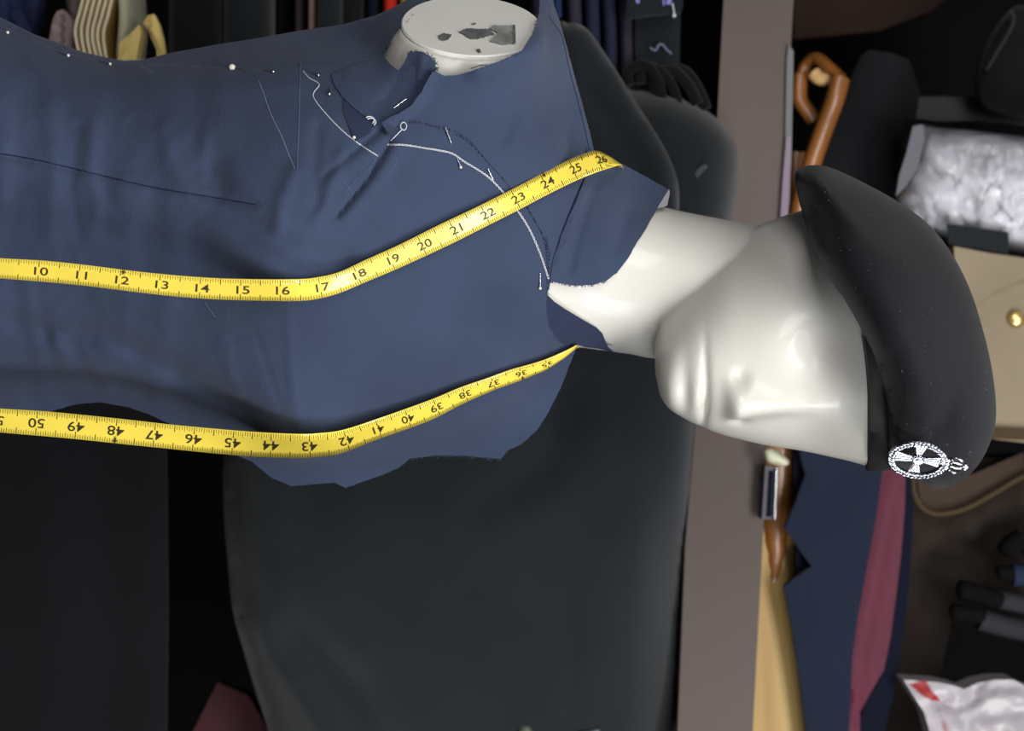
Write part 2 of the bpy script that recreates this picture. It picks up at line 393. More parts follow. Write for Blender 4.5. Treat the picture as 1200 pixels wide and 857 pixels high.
# shoulder cap: rim plate and worn patches
up = Vector((0, 0, 1)); sx = CN.cross(up).normalized(); up = sx.cross(CN)
def capP(a, b, d=0.0): return CAPC + CN * d + up * a + sx * b
n = 64; V = []; F = []
prs = [(.0452, -.002), (.0452, .0012), (.0442, .0022), (.030, .0024), (.012, .0025)]
for (r, d) in prs:
    for k in range(n): t = 2 * math.pi * k / n; V.append(capP(r * math.cos(t), r * .875 * math.sin(t), d))
for i in range(len(prs) - 1):
    for k in range(n): F.append((i * n + k, i * n + (k + 1) % n, (i + 1) * n + (k + 1) % n, (i + 1) * n + k))
F.append(tuple((len(prs) - 1) * n + k for k in range(n))); F.append(tuple(range(n)))
cap = mesh('shoulder_cap', V, F, M['cap'], mannequin, 'flat pale oval cap closing the arm opening', True, 30)
def cap_pt(u, v, lift):                       # where the view through (u, v) meets the cap
    d = (P(u, v) - CAMP).normalized(); o = CAPC + CN * lift
    return CAMP + d * ((o - CAMP).dot(CN) / d.dot(CN))
def patch(poly, m, lift=.0034, jag=1.7, name='worn_patch', label=None):
    poly = densify(poly, 1.8); poly = [(a + random.uniform(-jag, jag) * .5, b + random.uniform(-jag, jag) * .4) for a, b in poly]
    top = [cap_pt(a, b, lift) for a, b in poly]; bot = [cap_pt(a, b, .002) for a, b in poly]; k = len(top)
    mesh(name, top + bot, [tuple(range(k))] + [(i, (i + 1) % k, (i + 1) % k + k, i + k) for i in range(k)], m, cap, label, False)
patch([(514, 42), (520, 39), (529, 40), (527, 45), (520, 48), (515, 46)], M['worn_dark'], label='small grey scrape on the cap')
patch([(537, 37), (548, 33), (575, 34), (580, 40), (565, 44), (552, 46), (545, 41)], M['worn_dark'], label='long dark scrape on the cap')
patch([(574, 33), (578, 29.5), (603, 29.5), (603, 50), (590, 52), (574, 48), (583, 38)], M['worn'], .0036, .8, label='square grey scrape on the cap')
patch([(601, 29), (604, 29), (604.5, 50), (601.5, 51)], M['worn_dark'], .0040, .3)
patch([(559, 58), (563, 57.5), (564, 61), (560, 60.5)], M['worn_dark'])
patch([(553, 28), (558, 26.5), (557, 28.5)], M['worn_dark'])
patch([(551, 80), (562, 76), (572, 75.2), (570, 76.6), (561, 77.6), (552, 81)], M['worn_dark'], .0036, .2, label='thin dark scratch')
# stand
standm = mat('stand_metal', (120, 120, 122), 0.35, 0.9)
bz = P(-330, 250, .12)
tube([(bz.x, bz.y, 0.02), (bz.x, bz.y, bz.z + .03)], .014, standm, 'stand_pole', mannequin, 20)
V, F = [], []
for (r, z) in ((.19, 0), (.19, .006), (.18, .012), (.02, .022)):
    for k in range(48): t = 2 * math.pi * k / 48; V.append((bz.x + r * math.cos(t), bz.y + r * math.sin(t), z))
for i in range(3):
    for k in range(48): F.append((i * 48 + k, i * 48 + (k + 1) % 48, (i + 1) * 48 + (k + 1) % 48, (i + 1) * 48 + k))
F += [tuple(range(48)), tuple(144 + k for k in range(48))]
mesh('stand_base', V, F, standm, mannequin, None, True, 30)

# ------------------------------------------------------------------ depth of the cloth as it lies over the body
G = 5; GU = np.arange(-90, 1180, G); GV = np.arange(-90, 660, G)
body_d = np.full((len(GV), len(GU)), np.nan)
for i, vv in enumerate(GV):
    for j, uu in enumerate(GU):
        h = hit(float(uu), float(vv))
        if h is not None: body_d[i, j] = h
known = ~np.isnan(body_d)
def fill(a, far):
    a = a.copy(); k = ~np.isnan(a); a[~k] = far; f = a.copy()
    for it in range(260):
        q = np.pad(f, 1, mode='edge'); f = np.where(k, a, (q[:-2, 1:-1] + q[2:, 1:-1] + q[1:-1, :-2] + q[1:-1, 2:]) / 4)
    return f
def blur(a, n):
    for _ in range(n):
        q = np.pad(a, 1, mode='edge'); a = (q[:-2, 1:-1] + q[2:, 1:-1] + q[1:-1, :-2] + q[1:-1, 2:] + 4 * q[1:-1, 1:-1]) / 8
    return a
bodyF = fill(body_d, 0.115)
lim = np.where(known, body_d, 9.0)
clothF = bodyF - .004
for _ in range(10): clothF = np.minimum(blur(clothF, 4), lim - .003)
clothF = blur(clothF, 3); clothF = np.minimum(clothF, lim - .0022)
def samp(fld):
    def f(u, v):
        x = np.clip((np.asarray(u, float) - GU[0]) / G, 0, len(GU) - 1.001); y = np.clip((np.asarray(v, float) - GV[0]) / G, 0, len(GV) - 1.001)
        i, j = y.astype(int), x.astype(int); fx, fy = x - j, y - i
        return (fld[i, j] * (1 - fx) + fld[i, j + 1] * fx) * (1 - fy) + (fld[i + 1, j] * (1 - fx) + fld[i + 1, j + 1] * fx) * fy
    return f
cloth0 = samp(clothF); bodyS = samp(bodyF)
folds = [
 ([(458, 165), (432, 208), (395, 253)], 3.4, -3.4), ([(468, 170), (445, 210), (408, 256)], 9, 2.6),
 ([(446, 152), (412, 180), (380, 206)], 3.2, -2.0), ([(452, 160), (418, 190), (388, 215)], 8, 1.5),
 ([(250, 200), (262, 235), (300, 268), (350, 300), (400, 306)], 20, -7), ([(150, 215), (230, 245), (300, 300), (345, 322)], 18, 3),
 ([(20, 380), (80, 392), (130, 395), (190, 425), (260, 465), (340, 503)], 13, -6), ([(60, 410), (130, 425), (200, 460), (270, 498)], 16, 3.5),
 ([(60, 130), (66, 200), (58, 270)], 13, 1.8), ([(92, 150), (84, 220), (92, 280)], 8, -1.6), ([(112, 140), (106, 200), (116, 250)], 9, 1.8),
 ([(20, 90), (6, 170), (2, 230)], 14, 2.2), ([(30, 330), (38, 380), (50, 460)], 9, 2.0), ([(52, 380), (60, 420), (74, 470)], 6, -1.6), ([(66, 395), (82, 430), (100, 465)], 8, 1.8),
 ([(96, 405), (110, 430), (125, 455)], 6, 1.6), ([(190, 150), (200, 190), (222, 228)], 10, 1.8), ([(240, 160), (238, 205)], 8, 1.4),
 ([(262, 400), (266, 430), (280, 460)], 8, 1.8), ([(262, 430), (262, 400), (300, 390), (312, 430), (330, 480)], 4, -.8), ([(337, 350), (340, 420), (348, 500)], 7, 1.3),
 ([(346, 200), (330, 235), (325, 270)], 10, 3), ([(372, 150), (368, 200), (372, 240)], 8, -2),
 ([(400, 180), (385, 230), (370, 260)], 8, 2), ([(602, 130), (590, 165)], 8, -1.6), ([(616, 128), (604, 170)], 8, 1.5),
 ([(160, 90), (250, 100), (345, 98)], 14, 1.8), ([(280, 60), (350, 60), (420, 48)], 10, -1.5),
 ([(120, 340), (200, 360), (260, 370)], 12, 2), ([(420, 535), (480, 530)], 8, 2),
 ([(0, 182), (45, 190), (100, 202), (140, 212), (230, 228), (300, 240)], 3.2, -1.3), ([(0, 190), (100, 210), (230, 236), (300, 248)], 7, 1.0),
]
def cloth(u, v, off=0.0):
    u = np.asarray(u, float); v = np.asarray(v, float)
    f = ridge(u, v, folds)
    q = np.clip((340 - u) / 160, .12, 1)
    n1_ = fnoise(u.ravel(), v.ravel(), 62, 1, (1.7, .55)).reshape(u.shape); n2_ = fnoise(u.ravel(), v.ravel(), 30, 4, (1.0, .9)).reshape(u.shape)
    f = f + (0.0032 * n1_ + .0007 * (1 - 2.2 * np.abs(n2_))) * q
    return cloth0(u, v) - 0.0022 - off - f
def cloth1(u, v, off=0.0): return float(cloth(np.array([u]), np.array([v]), off)[0])

toile = root('cloth_bodice', 'unfinished navy cloth bodice with raw frayed edges, pinned and basted over the mannequin', 'garment', P(300, 300, 0.1))
back_poly = [(-60, 0), (0, 20), (40, 40), (100, 62), (145, 71.5), (165, 70.5), (200, 62), (255, 52), (300, 45), (350, 36), (400, 29), (440, 18), (462, 8), (490, -8), (520, -34),
  (530, -24), (502, -2), (484, 16), (464, 38), (452, 55), (448, 68), (440, 84), (400, 96), (350, 92), (272, 90), (200, 88), (128, 84), (70, 74), (0, 46), (-60, 22)]
sheet('back_panel', back_poly, lambda u, v: cloth(u, v, -.0012), .0012, M['navy'], toile, 5, 'back panel edge running behind the pinned side seam')
front_poly = [(-60, 5), (0, 27), (25, 41), (42, 46), (65, 57), (100, 66), (128, 72), (160, 74.5), (200, 75), (240, 77), (272, 78.5), (320, 81), (356, 77), (390, 73), (430, 67), (449, 65), (457, 75), (467, 83), (474, 73), (479, 63),
  (490, 62), (503, 66), (510, 76), (510, 85), (520, 89), (535, 88.5), (560, 81), (590, 70), (612, 59), (626, 38), (633, 15), (635, -30), (645, -30), (650, 8), (657, 28), (669, 72), (681, 117), (690, 150), (697, 180), (690, 205),
  (678, 228), (666, 256), (655, 288), (647, 315), (645, 334), (641, 345), (640, 362), (643, 382), (652, 396), (664, 403), (677, 404), (669, 424), (657, 455), (642, 484), (630, 504), (612, 520), (594, 529), (587, 538.5),
  (570, 537), (545, 534.5), (510, 534), (480, 538), (468, 548), (450, 556), (422, 566), (405, 572), (392, 566), (375, 567), (342, 570), (318, 560), (295, 541), (250, 522), (210, 502), (175, 486), (150, 477), (115, 471.5), (88, 474), (60, 482), (0, 494), (-60, 502)]
sheet('front_panel', front_poly, cloth, .0012, M['navy'], toile, 3.6, None, fray=0.35)
yoke_poly = [(511, 84), (520, 89), (535, 88.5), (560, 81), (590, 70), (612, 59), (625, 38), (632, 15), (634, -28), (643, -28), (648, 9), (655, 30), (667, 73), (679, 118), (688, 151), (694, 180), (686, 206),
  (674, 229), (662, 256), (651, 286), (646, 300), (637, 276), (618, 243), (590, 210), (570, 188), (556, 170), (545, 160), (533, 153), (512, 148), (490, 142.5), (474, 143), (462, 149), (458, 158), (452, 152), (447, 144), (455, 138), (466, 134), (482, 124), (494, 108), (502, 92), (507, 84)]
def yoke_d(u, v):
    d = edge_dist([(458, 158), (447, 146), (466, 134), (482, 124), (494, 108), (504, 86)], u, v, False)
    d2 = edge_dist([(560, 81), (590, 70), (612, 59), (625, 38), (632, 15), (634, -28)], u, v, False)
    return cloth(u, v, .0009) - .006 * np.exp(-(d / 7) ** 2) - .0055 * np.exp(-(d2 / 12) ** 2)
sheet('yoke_panel', yoke_poly, yoke_d, .0012, M['navy'], toile, 4.5, 'upper chest piece lapped over the front and folded back at the armhole', fray=0.4)
flap_poly = [(388, 87), (410, 78), (430, 71), (448, 67), (457, 77), (467, 85), (474, 74), (479, 62), (484, 61), (490, 60), (497, 62), (503, 65), (511, 74), (508, 86), (499, 104), (487, 118), (470, 130), (456, 137), (441, 146), (430, 138), (413, 125), (401, 113), (392, 100)]
fsegs = [([(480, 84), (474, 105), (450, 125)], 12, -3.5), ([(392, 98), (413, 121), (440, 143)], 5, .5), ([(410, 90), (440, 100), (455, 120)], 9, 1.6), ([(495, 66), (490, 90)], 5, 1.6)]
sheet('armhole_flap', flap_poly, lambda u, v: cloth(u, v, .0012) - ridge(u, v, fsegs) - .003 * np.exp(-(edge_dist([(479, 62), (511, 74)], u, v, False) / 10) ** 2), .0008, M['navy'], toile, 3.5, 'dark folded turning at the lower armhole', fray=.5)
sheet('pinned_pocket', [(401, 116), (413, 127), (428, 139), (438, 147), (434, 156), (424, 162), (416, 166), (409, 150), (403, 134)], lambda u, v: cloth(u, v, .0006) + 0 * u, .001, M['navy_dark'], toile, 4, 'small pocket of cloth left open by the pins, its shade painted in darker navy', fray=.3)  # shade of the hollow put into a darker navy piece
collar_poly = [(688, 176), (700, 179), (727, 191), (755, 206), (783, 222), (779, 236), (771, 244), (765, 254), (757, 268), (746, 285), (736, 303), (723, 320), (711, 329), (695, 334), (675, 335), (655, 332), (645, 329), (648, 306), (659, 272), (675, 236), (686, 208)]
clF = bodyF - .004
for _ in range(26): clF = np.minimum(blur(clF, 5), lim - .0035)
cl0 = samp(clF)
def collar_d(u, v):
    f = ridge(u, v, [([(688, 214), (670, 262), (654, 312)], 3.5, 2.5), ([(696, 216), (680, 262), (664, 318)], 7, -3.5), ([(722, 230), (708, 270), (700, 310)], 16, 3), ([(735, 250), (722, 290)], 8, -1.5)])
    return cl0(u, v) - .0035 - f
sheet('collar_panel', collar_poly, collar_d, .0012, M['navy'], toile, 4.5, 'collar piece standing up round the neck', fray=.3)
mesh_poly = [(770, 244), (784, 221.5), (785, 226), (782, 241), (776, 243)]
sheet('interfacing_edge', mesh_poly, lambda u, v: cl0(u, v) - .004, .001, mat('interfacing', (150, 152, 158), .9), toile, 4, 'grey interfacing showing at the collar end')
facing_poly = [(640, 344), (650, 354), (662, 362), (680, 373), (699, 384), (706, 391), (709, 399), (713, 407), (720, 413), (702, 409), (686, 407), (677, 404.5), (662, 404), (648, 396), (641, 380), (638, 362)]
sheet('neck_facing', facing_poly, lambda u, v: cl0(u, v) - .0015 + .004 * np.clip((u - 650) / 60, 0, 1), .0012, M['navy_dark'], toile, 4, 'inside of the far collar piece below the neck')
# the shell under the cloth lies a little deeper than the cloth's folds
k_ = (D + bco[:, 1]) / D; bu_ = 600 + (bco[:, 2] - Z0) / S / k_; bv_ = 428.5 + bco[:, 0] / S / k_
hole = [(430, -60), (436, 60), (450, 95), (480, 105), (530, 105), (590, 85), (640, 55), (660, 20), (660, -60)]
ed_ = edge_dist(front_poly, bu_, bv_); ed_ = np.where(inside(front_poly, bu_, bv_) & ~inside(hole, bu_, bv_) & (bco[:, 1] < .09), ed_, 0); ed_ = np.minimum(ed_, edge_dist(hole, bu_, bv_) * 2)
sm_ = np.clip((ed_ - 6) / 26, 0, 1); sm_ = sm_ * sm_ * (3 - 2 * sm_); bco[:, 1] += .012 * sm_ * (bu_ < 640)
bme.vertices.foreach_set('co', bco.ravel()); bme.update()
# seams, threads, chalk lines laid on the cloth
def on(pts, off, fn=None):
    fn = fn or cloth1; return [P(u, v, fn(u, v) - off) for u, v in pts]
def yk1(u, v): return min(cloth1(u, v), float(yoke_d(np.array([u]), np.array([v]))[0]) if inside(yoke_poly, np.array([u]), np.array([v]))[0] else 9)
def cl1(u, v): return float(collar_d(np.array([float(u)]), np.array([float(v)]))[0])
def line(pts, r, m, name, label=None, fn=None, n=8, off=.0002, flat=.5):
    return tube(on(spline(pts, n), off, fn), r, M[m], name, toile, 5, label)
line([(0, 180), (45, 188), (100, 201), (140, 211), (190, 222), (240, 230), (300, 240)], .0004, 'seam', 'seam_line', 'dark panel seam')
line([(643, 20), (652, 32), (659, 45), (668, 85), (680, 130), (691, 176)], .0004, 'seam', 'seam_line', 'dark shoulder seam', yk1)
line([(682, 216), (668, 250), (656, 282), (649, 310)], .0005, 'seam', 'seam_line', 'dark neck seam', yk1, off=.001)
line([(352, 74), (351, 110), (350, 150), (348, 199)], .00035, 'chalk2', 'chalk_line', 'straight pale dart line', yk1)
line([(303, 95), (309, 110), (318, 135), (330, 160), (338, 180), (345, 197)], .0003, 'chalk', 'chalk_line', 'slanting chalk dart line')
line([(466, 182), (462, 195), (454, 206)], .00025, 'chalk2', 'chalk_line'); line([(402, 213), (410, 222), (414, 228)], .0003, 'chalk2', 'chalk_line')
line([(404, 226), (414, 214), (420, 208)], .00025, 'chalk2', 'chalk_line'); line([(444, 180), (436, 192), (430, 200)], .0003, 'chalk2', 'chalk_line')
line([(240, 355), (252, 372)], .0003, 'chalk2', 'chalk_line'); line([(164, 78), (172, 81), (178, 84)], .0004, 'chalk', 'chalk_line')
line([(355, 83), (362, 91), (371, 96), (374, 100), (368, 108), (368, 115), (380, 131), (400, 152), (420, 168), (443, 183)], .00026, 'thread', 'basting_thread', 'loose white basting thread from the dart', yk1)
line([(458, 165), (466, 157), (472, 151)], .0003, 'thread', 'thread_tail', None, yk1, off=.002)
loop = [(473 + 3.6 * math.cos(a), 148 + 4.6 * math.sin(a)) for a in np.linspace(0, 2 * math.pi, 20)]
tube(on(loop, .003, yk1), .00028, M['thread'], 'thread_loop', toile, 6, 'small white thread loop')
for k in range(2):
    lp = [(433 + 3 * k * .6 + 5.5 * math.cos(a), 141 + k * 2 + 4.5 * math.sin(a)) for a in np.linspace(-2.4, .9, 12)]
    tube(on(lp, .003, yk1), .00035, M['thread'], 'thread_loop', toile, 6)
tw = spline([(454, 169.5), (475, 170), (500, 174), (513, 176), (530, 180), (545, 190), (560, 199), (574, 209), (590, 226), (610, 252), (622, 272), (632, 295), (638, 312), (643, 327)], 16)
for ph in (0, math.pi):
    pts = []
    for i, (u, v) in enumerate(tw):
        j = min(i + 1, len(tw) - 1); a = tw[max(j - 1, 0)]; b = tw[j]; t = Vector((b[0] - a[0], b[1] - a[1], 0)); t = t.normalized() if t.length else Vector((1, 0, 0)); nn = (-t.y, t.x)
        q = .85 * math.sin(i * 1.0 + ph); d = yk1(u, v) - .0007 - .0004 * math.cos(i * .9 + ph)
        pts.append(P(u + nn[0] * q, v + nn[1] * q, d))
    tube(pts, .00023, M['thread'], 'twisted_basting', toile, 5, 'white twisted basting line across the chest')
def dashes(pts, m, name, label=None, gap=2, r=.00026):
    V = []; F = []; pl = spline(pts, 14)
    for i in range(0, len(pl) - gap, gap * 2):
        v2, f2 = tube(on([pl[i], pl[i + gap]], .0004, yk1), r, None, '', n=4); o = len(V); V += v2; F += [tuple(k + o for k in f) for f in f2]
    o = mesh(name, V, F, M[m], toile, label); o['kind'] = 'stuff'; return o
dashes([(535, 158), (548, 166), (560, 178), (575, 194), (592, 212)], 'seam', 'stitch_row', 'row of dark machine stitches')
dashes([(618, 243), (632, 268), (640, 290), (645, 305)], 'seam', 'stitch_row', 'row of dark machine stitches')
# frayed threads on the raw edges
V = []; F = []
def fray(pl, cnt, ln, out):
    pl = spline(pl, 6)
    for _ in range(cnt):
        k = random.randrange(len(pl) - 1); t = random.random(); u = pl[k][0] * (1 - t) + pl[k + 1][0] * t; v = pl[k][1] * (1 - t) + pl[k + 1][1] * t
        dx, dy = pl[k + 1][0] - pl[k][0], pl[k + 1][1] - pl[k][1]; l = math.hypot(dx, dy) + 1e-6; nx, ny = -dy / l * out, dx / l * out
        a = random.uniform(-.8, .8); L_ = ln * random.uniform(.4, 1.2); e = (u + (nx + a * dx / l) * L_, v + (ny + a * dy / l) * L_)
        d = yk1(u, v) - .0004
        v2, f2 = tube([P(u, v, d), P(e[0], e[1], d - .0006)], .00022, None, '', n=3); global V, F
        o = len(V); V += v2; F += [tuple(q + o for q in f) for f in f2]
fray([(484, 16), (464, 38), (452, 55), (449, 65)], 30, 3.5, -1)
fray([(479, 64), (490, 62), (503, 66), (510, 75), (510, 85)], 50, 3.4, -1)
fray([(560, 82.5), (590, 72), (612, 61), (624, 40), (631, 17)], 40, 3, -1)
fray([(480, 538), (510, 534), (545, 534.5), (570, 537), (587, 538)], 45, 3.0, 1)
fray([(474, 143), (490, 142), (512, 148), (533, 153), (556, 170)], 34, 2.4, 1)
fray([(645, 329), (655, 331), (675, 334), (695, 333), (711, 328)], 60, 2.6, 1)
fray([(640, 345), (641, 320), (640, 300), (638, 280)], 40, 4, 1)
o = mesh('loose_threads', V, F, M['navy'], toile, 'short frayed navy threads along the raw edges', False); o['kind'] = 'stuff'

# ------------------------------------------------------------------ pins
def pin(head, tip, r, pearl, label, lift=.002):
    g = 'dressmaking pins in the navy cloth'
    a = P(head[0], head[1], yk1(*head) - lift); b = P(tip[0], tip[1], yk1(*tip) - .0006)
    t = root('dressmaking_pin', label, 'pin', b, g)
    tube([b, (a + b) / 2, a], .0004, M['steel'], 'shaft', t, 8)
    if r:
        bm = bmesh.new(); bmesh.ops.create_uvsphere(bm, u_segments=16, v_segments=10, radius=r)
        me = bpy.data.meshes.new('head'); bm.to_mesh(me); bm.free(); me.polygons.foreach_set('use_smooth', [True] * len(me.polygons))
        o = bpy.data.objects.new('pin_head', me); o.location = a; bpy.context.view_layer.update(); link(o, t, M['pearl'] if pearl else M['steel'])
pin((9, 38), (-3, 35), .0011, 1, 'pin at the waist end of the side seam, nearest the photo edge')
pin((80, 65), (68, 61.5), .0011, 1, 'pin on the side seam beside the folded mauve cloth')
pin((129, 75), (117, 72), .0010, 1, 'pin on the side seam beside the stacked cream cloth')
pin((272, 79), (286, 82), .0022, 1, 'pin with the largest pearl head, on the side seam')
pin((320, 84), (308, 82), .0011, 0, 'small round-headed pin on the side seam just below the dart line')
pin((373, 88), (362, 84), .0011, 0, 'small pin just above the top of the loose white thread')
pin((386, 110), (386, 104), .0013, 0, 'small pin standing beside the bend of the loose white thread')
pin((415, 161), (402, 130), .0010, 1, 'long slanting pin whose head touches the loose white thread')
pin((476, 116), (461, 127), 0, 0, 'headless pin catching the dark armhole flap')
pin((522, 149), (529, 169), 0, 0, 'headless pin through the frayed edge of the upper chest piece')
pin((540, 196), (536, 186), .0009, 1, 'short pin hanging below the middle of the twisted white basting')
pin((572, 198), (578, 211), 0, 0, 'headless pin where the basting meets the yellow tape')
pin((633, 338), (633, 320), .0010, 1, 'upright pin at the front neck point of the cloth')

# ------------------------------------------------------------------ measuring tape round the neck, both ends hanging
tapeR = root('measuring_tape', 'yellow inch measuring tape hung round the neck with both ends down the chest', 'measuring tape', P(700, 300, .2))
e1 = [(-60, 298, 321), (0, 302.7, 326), (50, 305.6, 330), (100, 310.7, 334.7), (150, 317, 341), (200, 322.3, 346.7), (250, 326, 350.5), (300, 327.5, 352), (350, 327.3, 352.5), (375, 324.5, 349.5), (400, 318, 342.5),
      (430, 304, 330), (470, 286, 313), (520, 261, 290), (560, 242, 270), (600, 222, 250), (640, 201, 229), (670, 186, 214), (690, 178.5, 205)]
e2 = [(-60, 474, 501), (0, 479, 506.7), (50, 482, 511), (100, 486.7, 515.7), (150, 492, 521), (200, 497.7, 526), (250, 502.5, 531), (300, 506.7, 535), (350, 509, 536.5), (375, 508, 535), (400, 504.5, 531), (440, 492, 515.5),
      (500, 470.5, 494), (540, 454, 474), (575, 442, 458.5), (600, 433, 449.5), (625, 426, 439.5), (640, 421, 433), (660, 412.5, 420), (677, 404.3, 406.2)]
def edges_fn(tab):
    A = np.array(spline(tab, 8)); return lambda u: (float(np.interp(u, A[:, 0], A[:, 1])), float(np.interp(u, A[:, 0], A[:, 2])))
E1, E2 = edges_fn(e1), edges_fn(e2)
def dir_at(E, u):
    a = sum(E(u - 4)) / 2; b = sum(E(u + 4)) / 2; t = Vector((8, b - a, 0)).normalized(); return t
def run_depth(E, slack, u_ends):
    us = np.arange(-60, u_ends + 1, 4); ds = []
    for u in us:
        a, b = E(float(u)); ds.append([yk1(float(u), a), yk1(float(u), (a + b) / 2), yk1(float(u), b)])
    ds = np.array(ds); base = ds.min(axis=1)
    hang = base.copy()
    # below the bust the tape hangs clear: a taut line from the fullest point down
    k = int(np.argmin(np.where(us < 460, base, 9))); 
    for i in range(k, -1, -1): hang[i] = min(base[i], base[k] + (us[k] - us[i]) * slack)
    for _ in range(12): hang = np.minimum(np.convolve(np.pad(hang, 3, mode='edge'), np.ones(7) / 7, 'valid'), base)
    for _ in range(3): hang = np.convolve(np.pad(hang, 3, mode='edge'), np.ones(7) / 7, 'valid')
    hang = hang - .0014
    tilt = (ds[:, 2] - ds[:, 0])
    for _ in range(3): tilt = np.convolve(np.pad(tilt, 6, mode='edge'), np.ones(13) / 13, 'valid')
    return us, hang, tilt
def make_run(E, u_end, slack):
    us, hang, tilt = run_depth(E, slack, u_end)
    def S_(u, t, lift=0.0):     # t from 0 (upper edge in the picture) to 1
        a, b = E(u); c = (a + b) / 2; T = dir_at(E, u); hw = (b - a) / 2
        off = (t - .5) * 2 * hw
        # the crossing direction is square to the tape
        q = T.x * T.x; du = -T.y * T.x * off; dv = q * off
        uu = u + du; cc = sum(E(uu)) / 2 + 0
        vv = c + dv + 0 * cc
        d = float(np.interp(u, us, hang)) + (t - .5) * float(np.interp(u, us, tilt)) * .95
        return P(uu, vv, d - .0016 - lift)
    return S_
R1 = make_run(E1, 690, .00002); R2 = make_run(E2, 677, .00005)
# neck stretch: over the right shoulder, behind the neck, down over the left shoulder
stat = []
for u in np.arange(-60, 689, 3): stat.append((R1(float(u), 0), R1(float(u), 1)))
n1 = len(stat)
a0, a1 = stat[-1]
stat.append((P(696, 177.0, a0.y + .002), P(704, 200.0, a1.y + .003)))
stat.append((P(703, 177.5, a0.y + .007), P(714, 197.0, a1.y + .007)))
stat.append((P(713, 182.5, a0.y + .014), P(722, 194.5, a1.y + .012)))
stat.append((P(724, 190.0, a0.y + .024), P(728, 193.2, a1.y + .020)))
bz0 = P(724, 205, .150); bz1 = P(736, 300, .172); bz2 = P(716, 385, .150)
for q in (bz0, bz1, bz2): stat.append((q + Vector((0, 0, -.007)), q + Vector((0, 0, .007))))
stat.append((P(682, 400.5, .135), P(683, 403.0, .136)))
n2 = len(stat)
for u in np.arange(676, -61, -3): stat.append((R2(float(u), 1), R2(float(u), 0)))
V = []; F = []
for (a, b) in stat:
    q = [a.lerp(b, t) for t in (0, .25, .5, .75, 1)]; V += q
for i in range(len(stat) - 1):
    for k in range(4): F.append((i * 5 + k, i * 5 + k + 1, (i + 1) * 5 + k + 1, (i + 1) * 5 + k))
tp = mesh('tape_ribbon', V, F, M['tape'], tapeR, None, True, None)
sm = tp.modifiers.new('t', 'SOLIDIFY'); sm.thickness = .0006; sm.offset = 0
ST = np.array([[tuple(a), tuple(b)] for a, b in stat])
def on_tape(x, t, lift):
    i = int(min(max(math.floor(x), 0), len(stat) - 2)); f = x - i
    A = ST[i] * (1 - f) + ST[i + 1] * f; p = A[0] * (1 - t) + A[1] * t
    n = np.cross(ST[i + 1].mean(0) - ST[i].mean(0), ST[i][1] - ST[i][0]); n /= np.linalg.norm(n) + 1e-12
    if n @ (np.array(CAMP) - p) < 0: n = -n
    return Vector(p + n * lift)
turnx = [(688, n1 - 1), (697, n1), (705, n1 + 1), (714, n1 + 2), (725, n1 + 3)]
def Q1(u, t, lift=0.0):
    x = (u + 60) / 3 if u < 686 else float(np.interp(u, [686] + [a for a, _ in turnx], [(746) / 3] + [b for _, b in turnx]))
    return on_tape(x, t, lift)
def Q2(u, t, lift=0.0): return on_tape(n2 + (676 - u) / 3, 1 - t, lift)
# scale: numerals, ticks and foot marks printed on the tape
lab1 = [(10, 45.5), (11, 93), (12, 140.5), (13, 187), (14, 234.5), (15, 282), (16, 328.5), (17, 375), (18, 418.5), (19, 458), (20, 494.5), (21, 531.5), (22, 568.5), (23, 604), (24, 638.5), (25, 671.5), (26, 698), (27, 719)]
lab2 = [(51, -3), (50, 43), (49, 89.5), (48, 136), (47, 181), (46, 227), (45, 273), (44, 317.5), (43, 363), (42, 406), (41, 443.5), (40, 478), (39, 511.5), (38, 545), (37, 578), (36, 610.5), (35, 641)]
def u_of(lab):
    A = sorted(lab); x = [a for a, _ in A]; y = [b for _, b in A]
    def f(q):
        if q < x[0]: return y[0] + (q - x[0]) * (y[1] - y[0])
        if q > x[-1]: return y[-1] + (q - x[-1]) * (y[-1] - y[-2])
        return float(np.interp(q, x, y))
    return f
def glyph(txt, size):
    cu = bpy.data.curves.new('t', 'FONT'); cu.body = txt; cu.size = size; cu.align_x = 'CENTER'; cu.align_y = 'CENTER'; cu.offset = .010 * size
    cu.resolution_u = 4
    ob = bpy.data.objects.new('t', cu); C.collection.objects.link(ob); dg = bpy.context.evaluated_depsgraph_get()
    me = bpy.data.meshes.new_from_object(ob.evaluated_get(dg)); bpy.data.objects.remove(ob, do_unlink=True)
    vs = [(v.co.x, v.co.y) for v in me.vertices]; fs = [tuple(p.vertices) for p in me.polygons]; bpy.data.meshes.remove(me)
    xs = [a for a, _ in vs]; ys = [b for _, b in vs]; cx, cy = (min(xs) + max(xs)) / 2, (min(ys) + max(ys)) / 2
    return [(a - cx, b - cy) for a, b in vs], fs
def star():
    vs = [(0, 0)]; fs = []
    for k in range(12): r = .19 if k % 2 == 0 else .07; vs.append((r * .5 * math.cos(k * math.pi / 6), r * math.sin(k * math.pi / 6)))
    return vs, [(0, 1 + k, 1 + (k + 1) % 12) for k in range(12)]
PX = {}
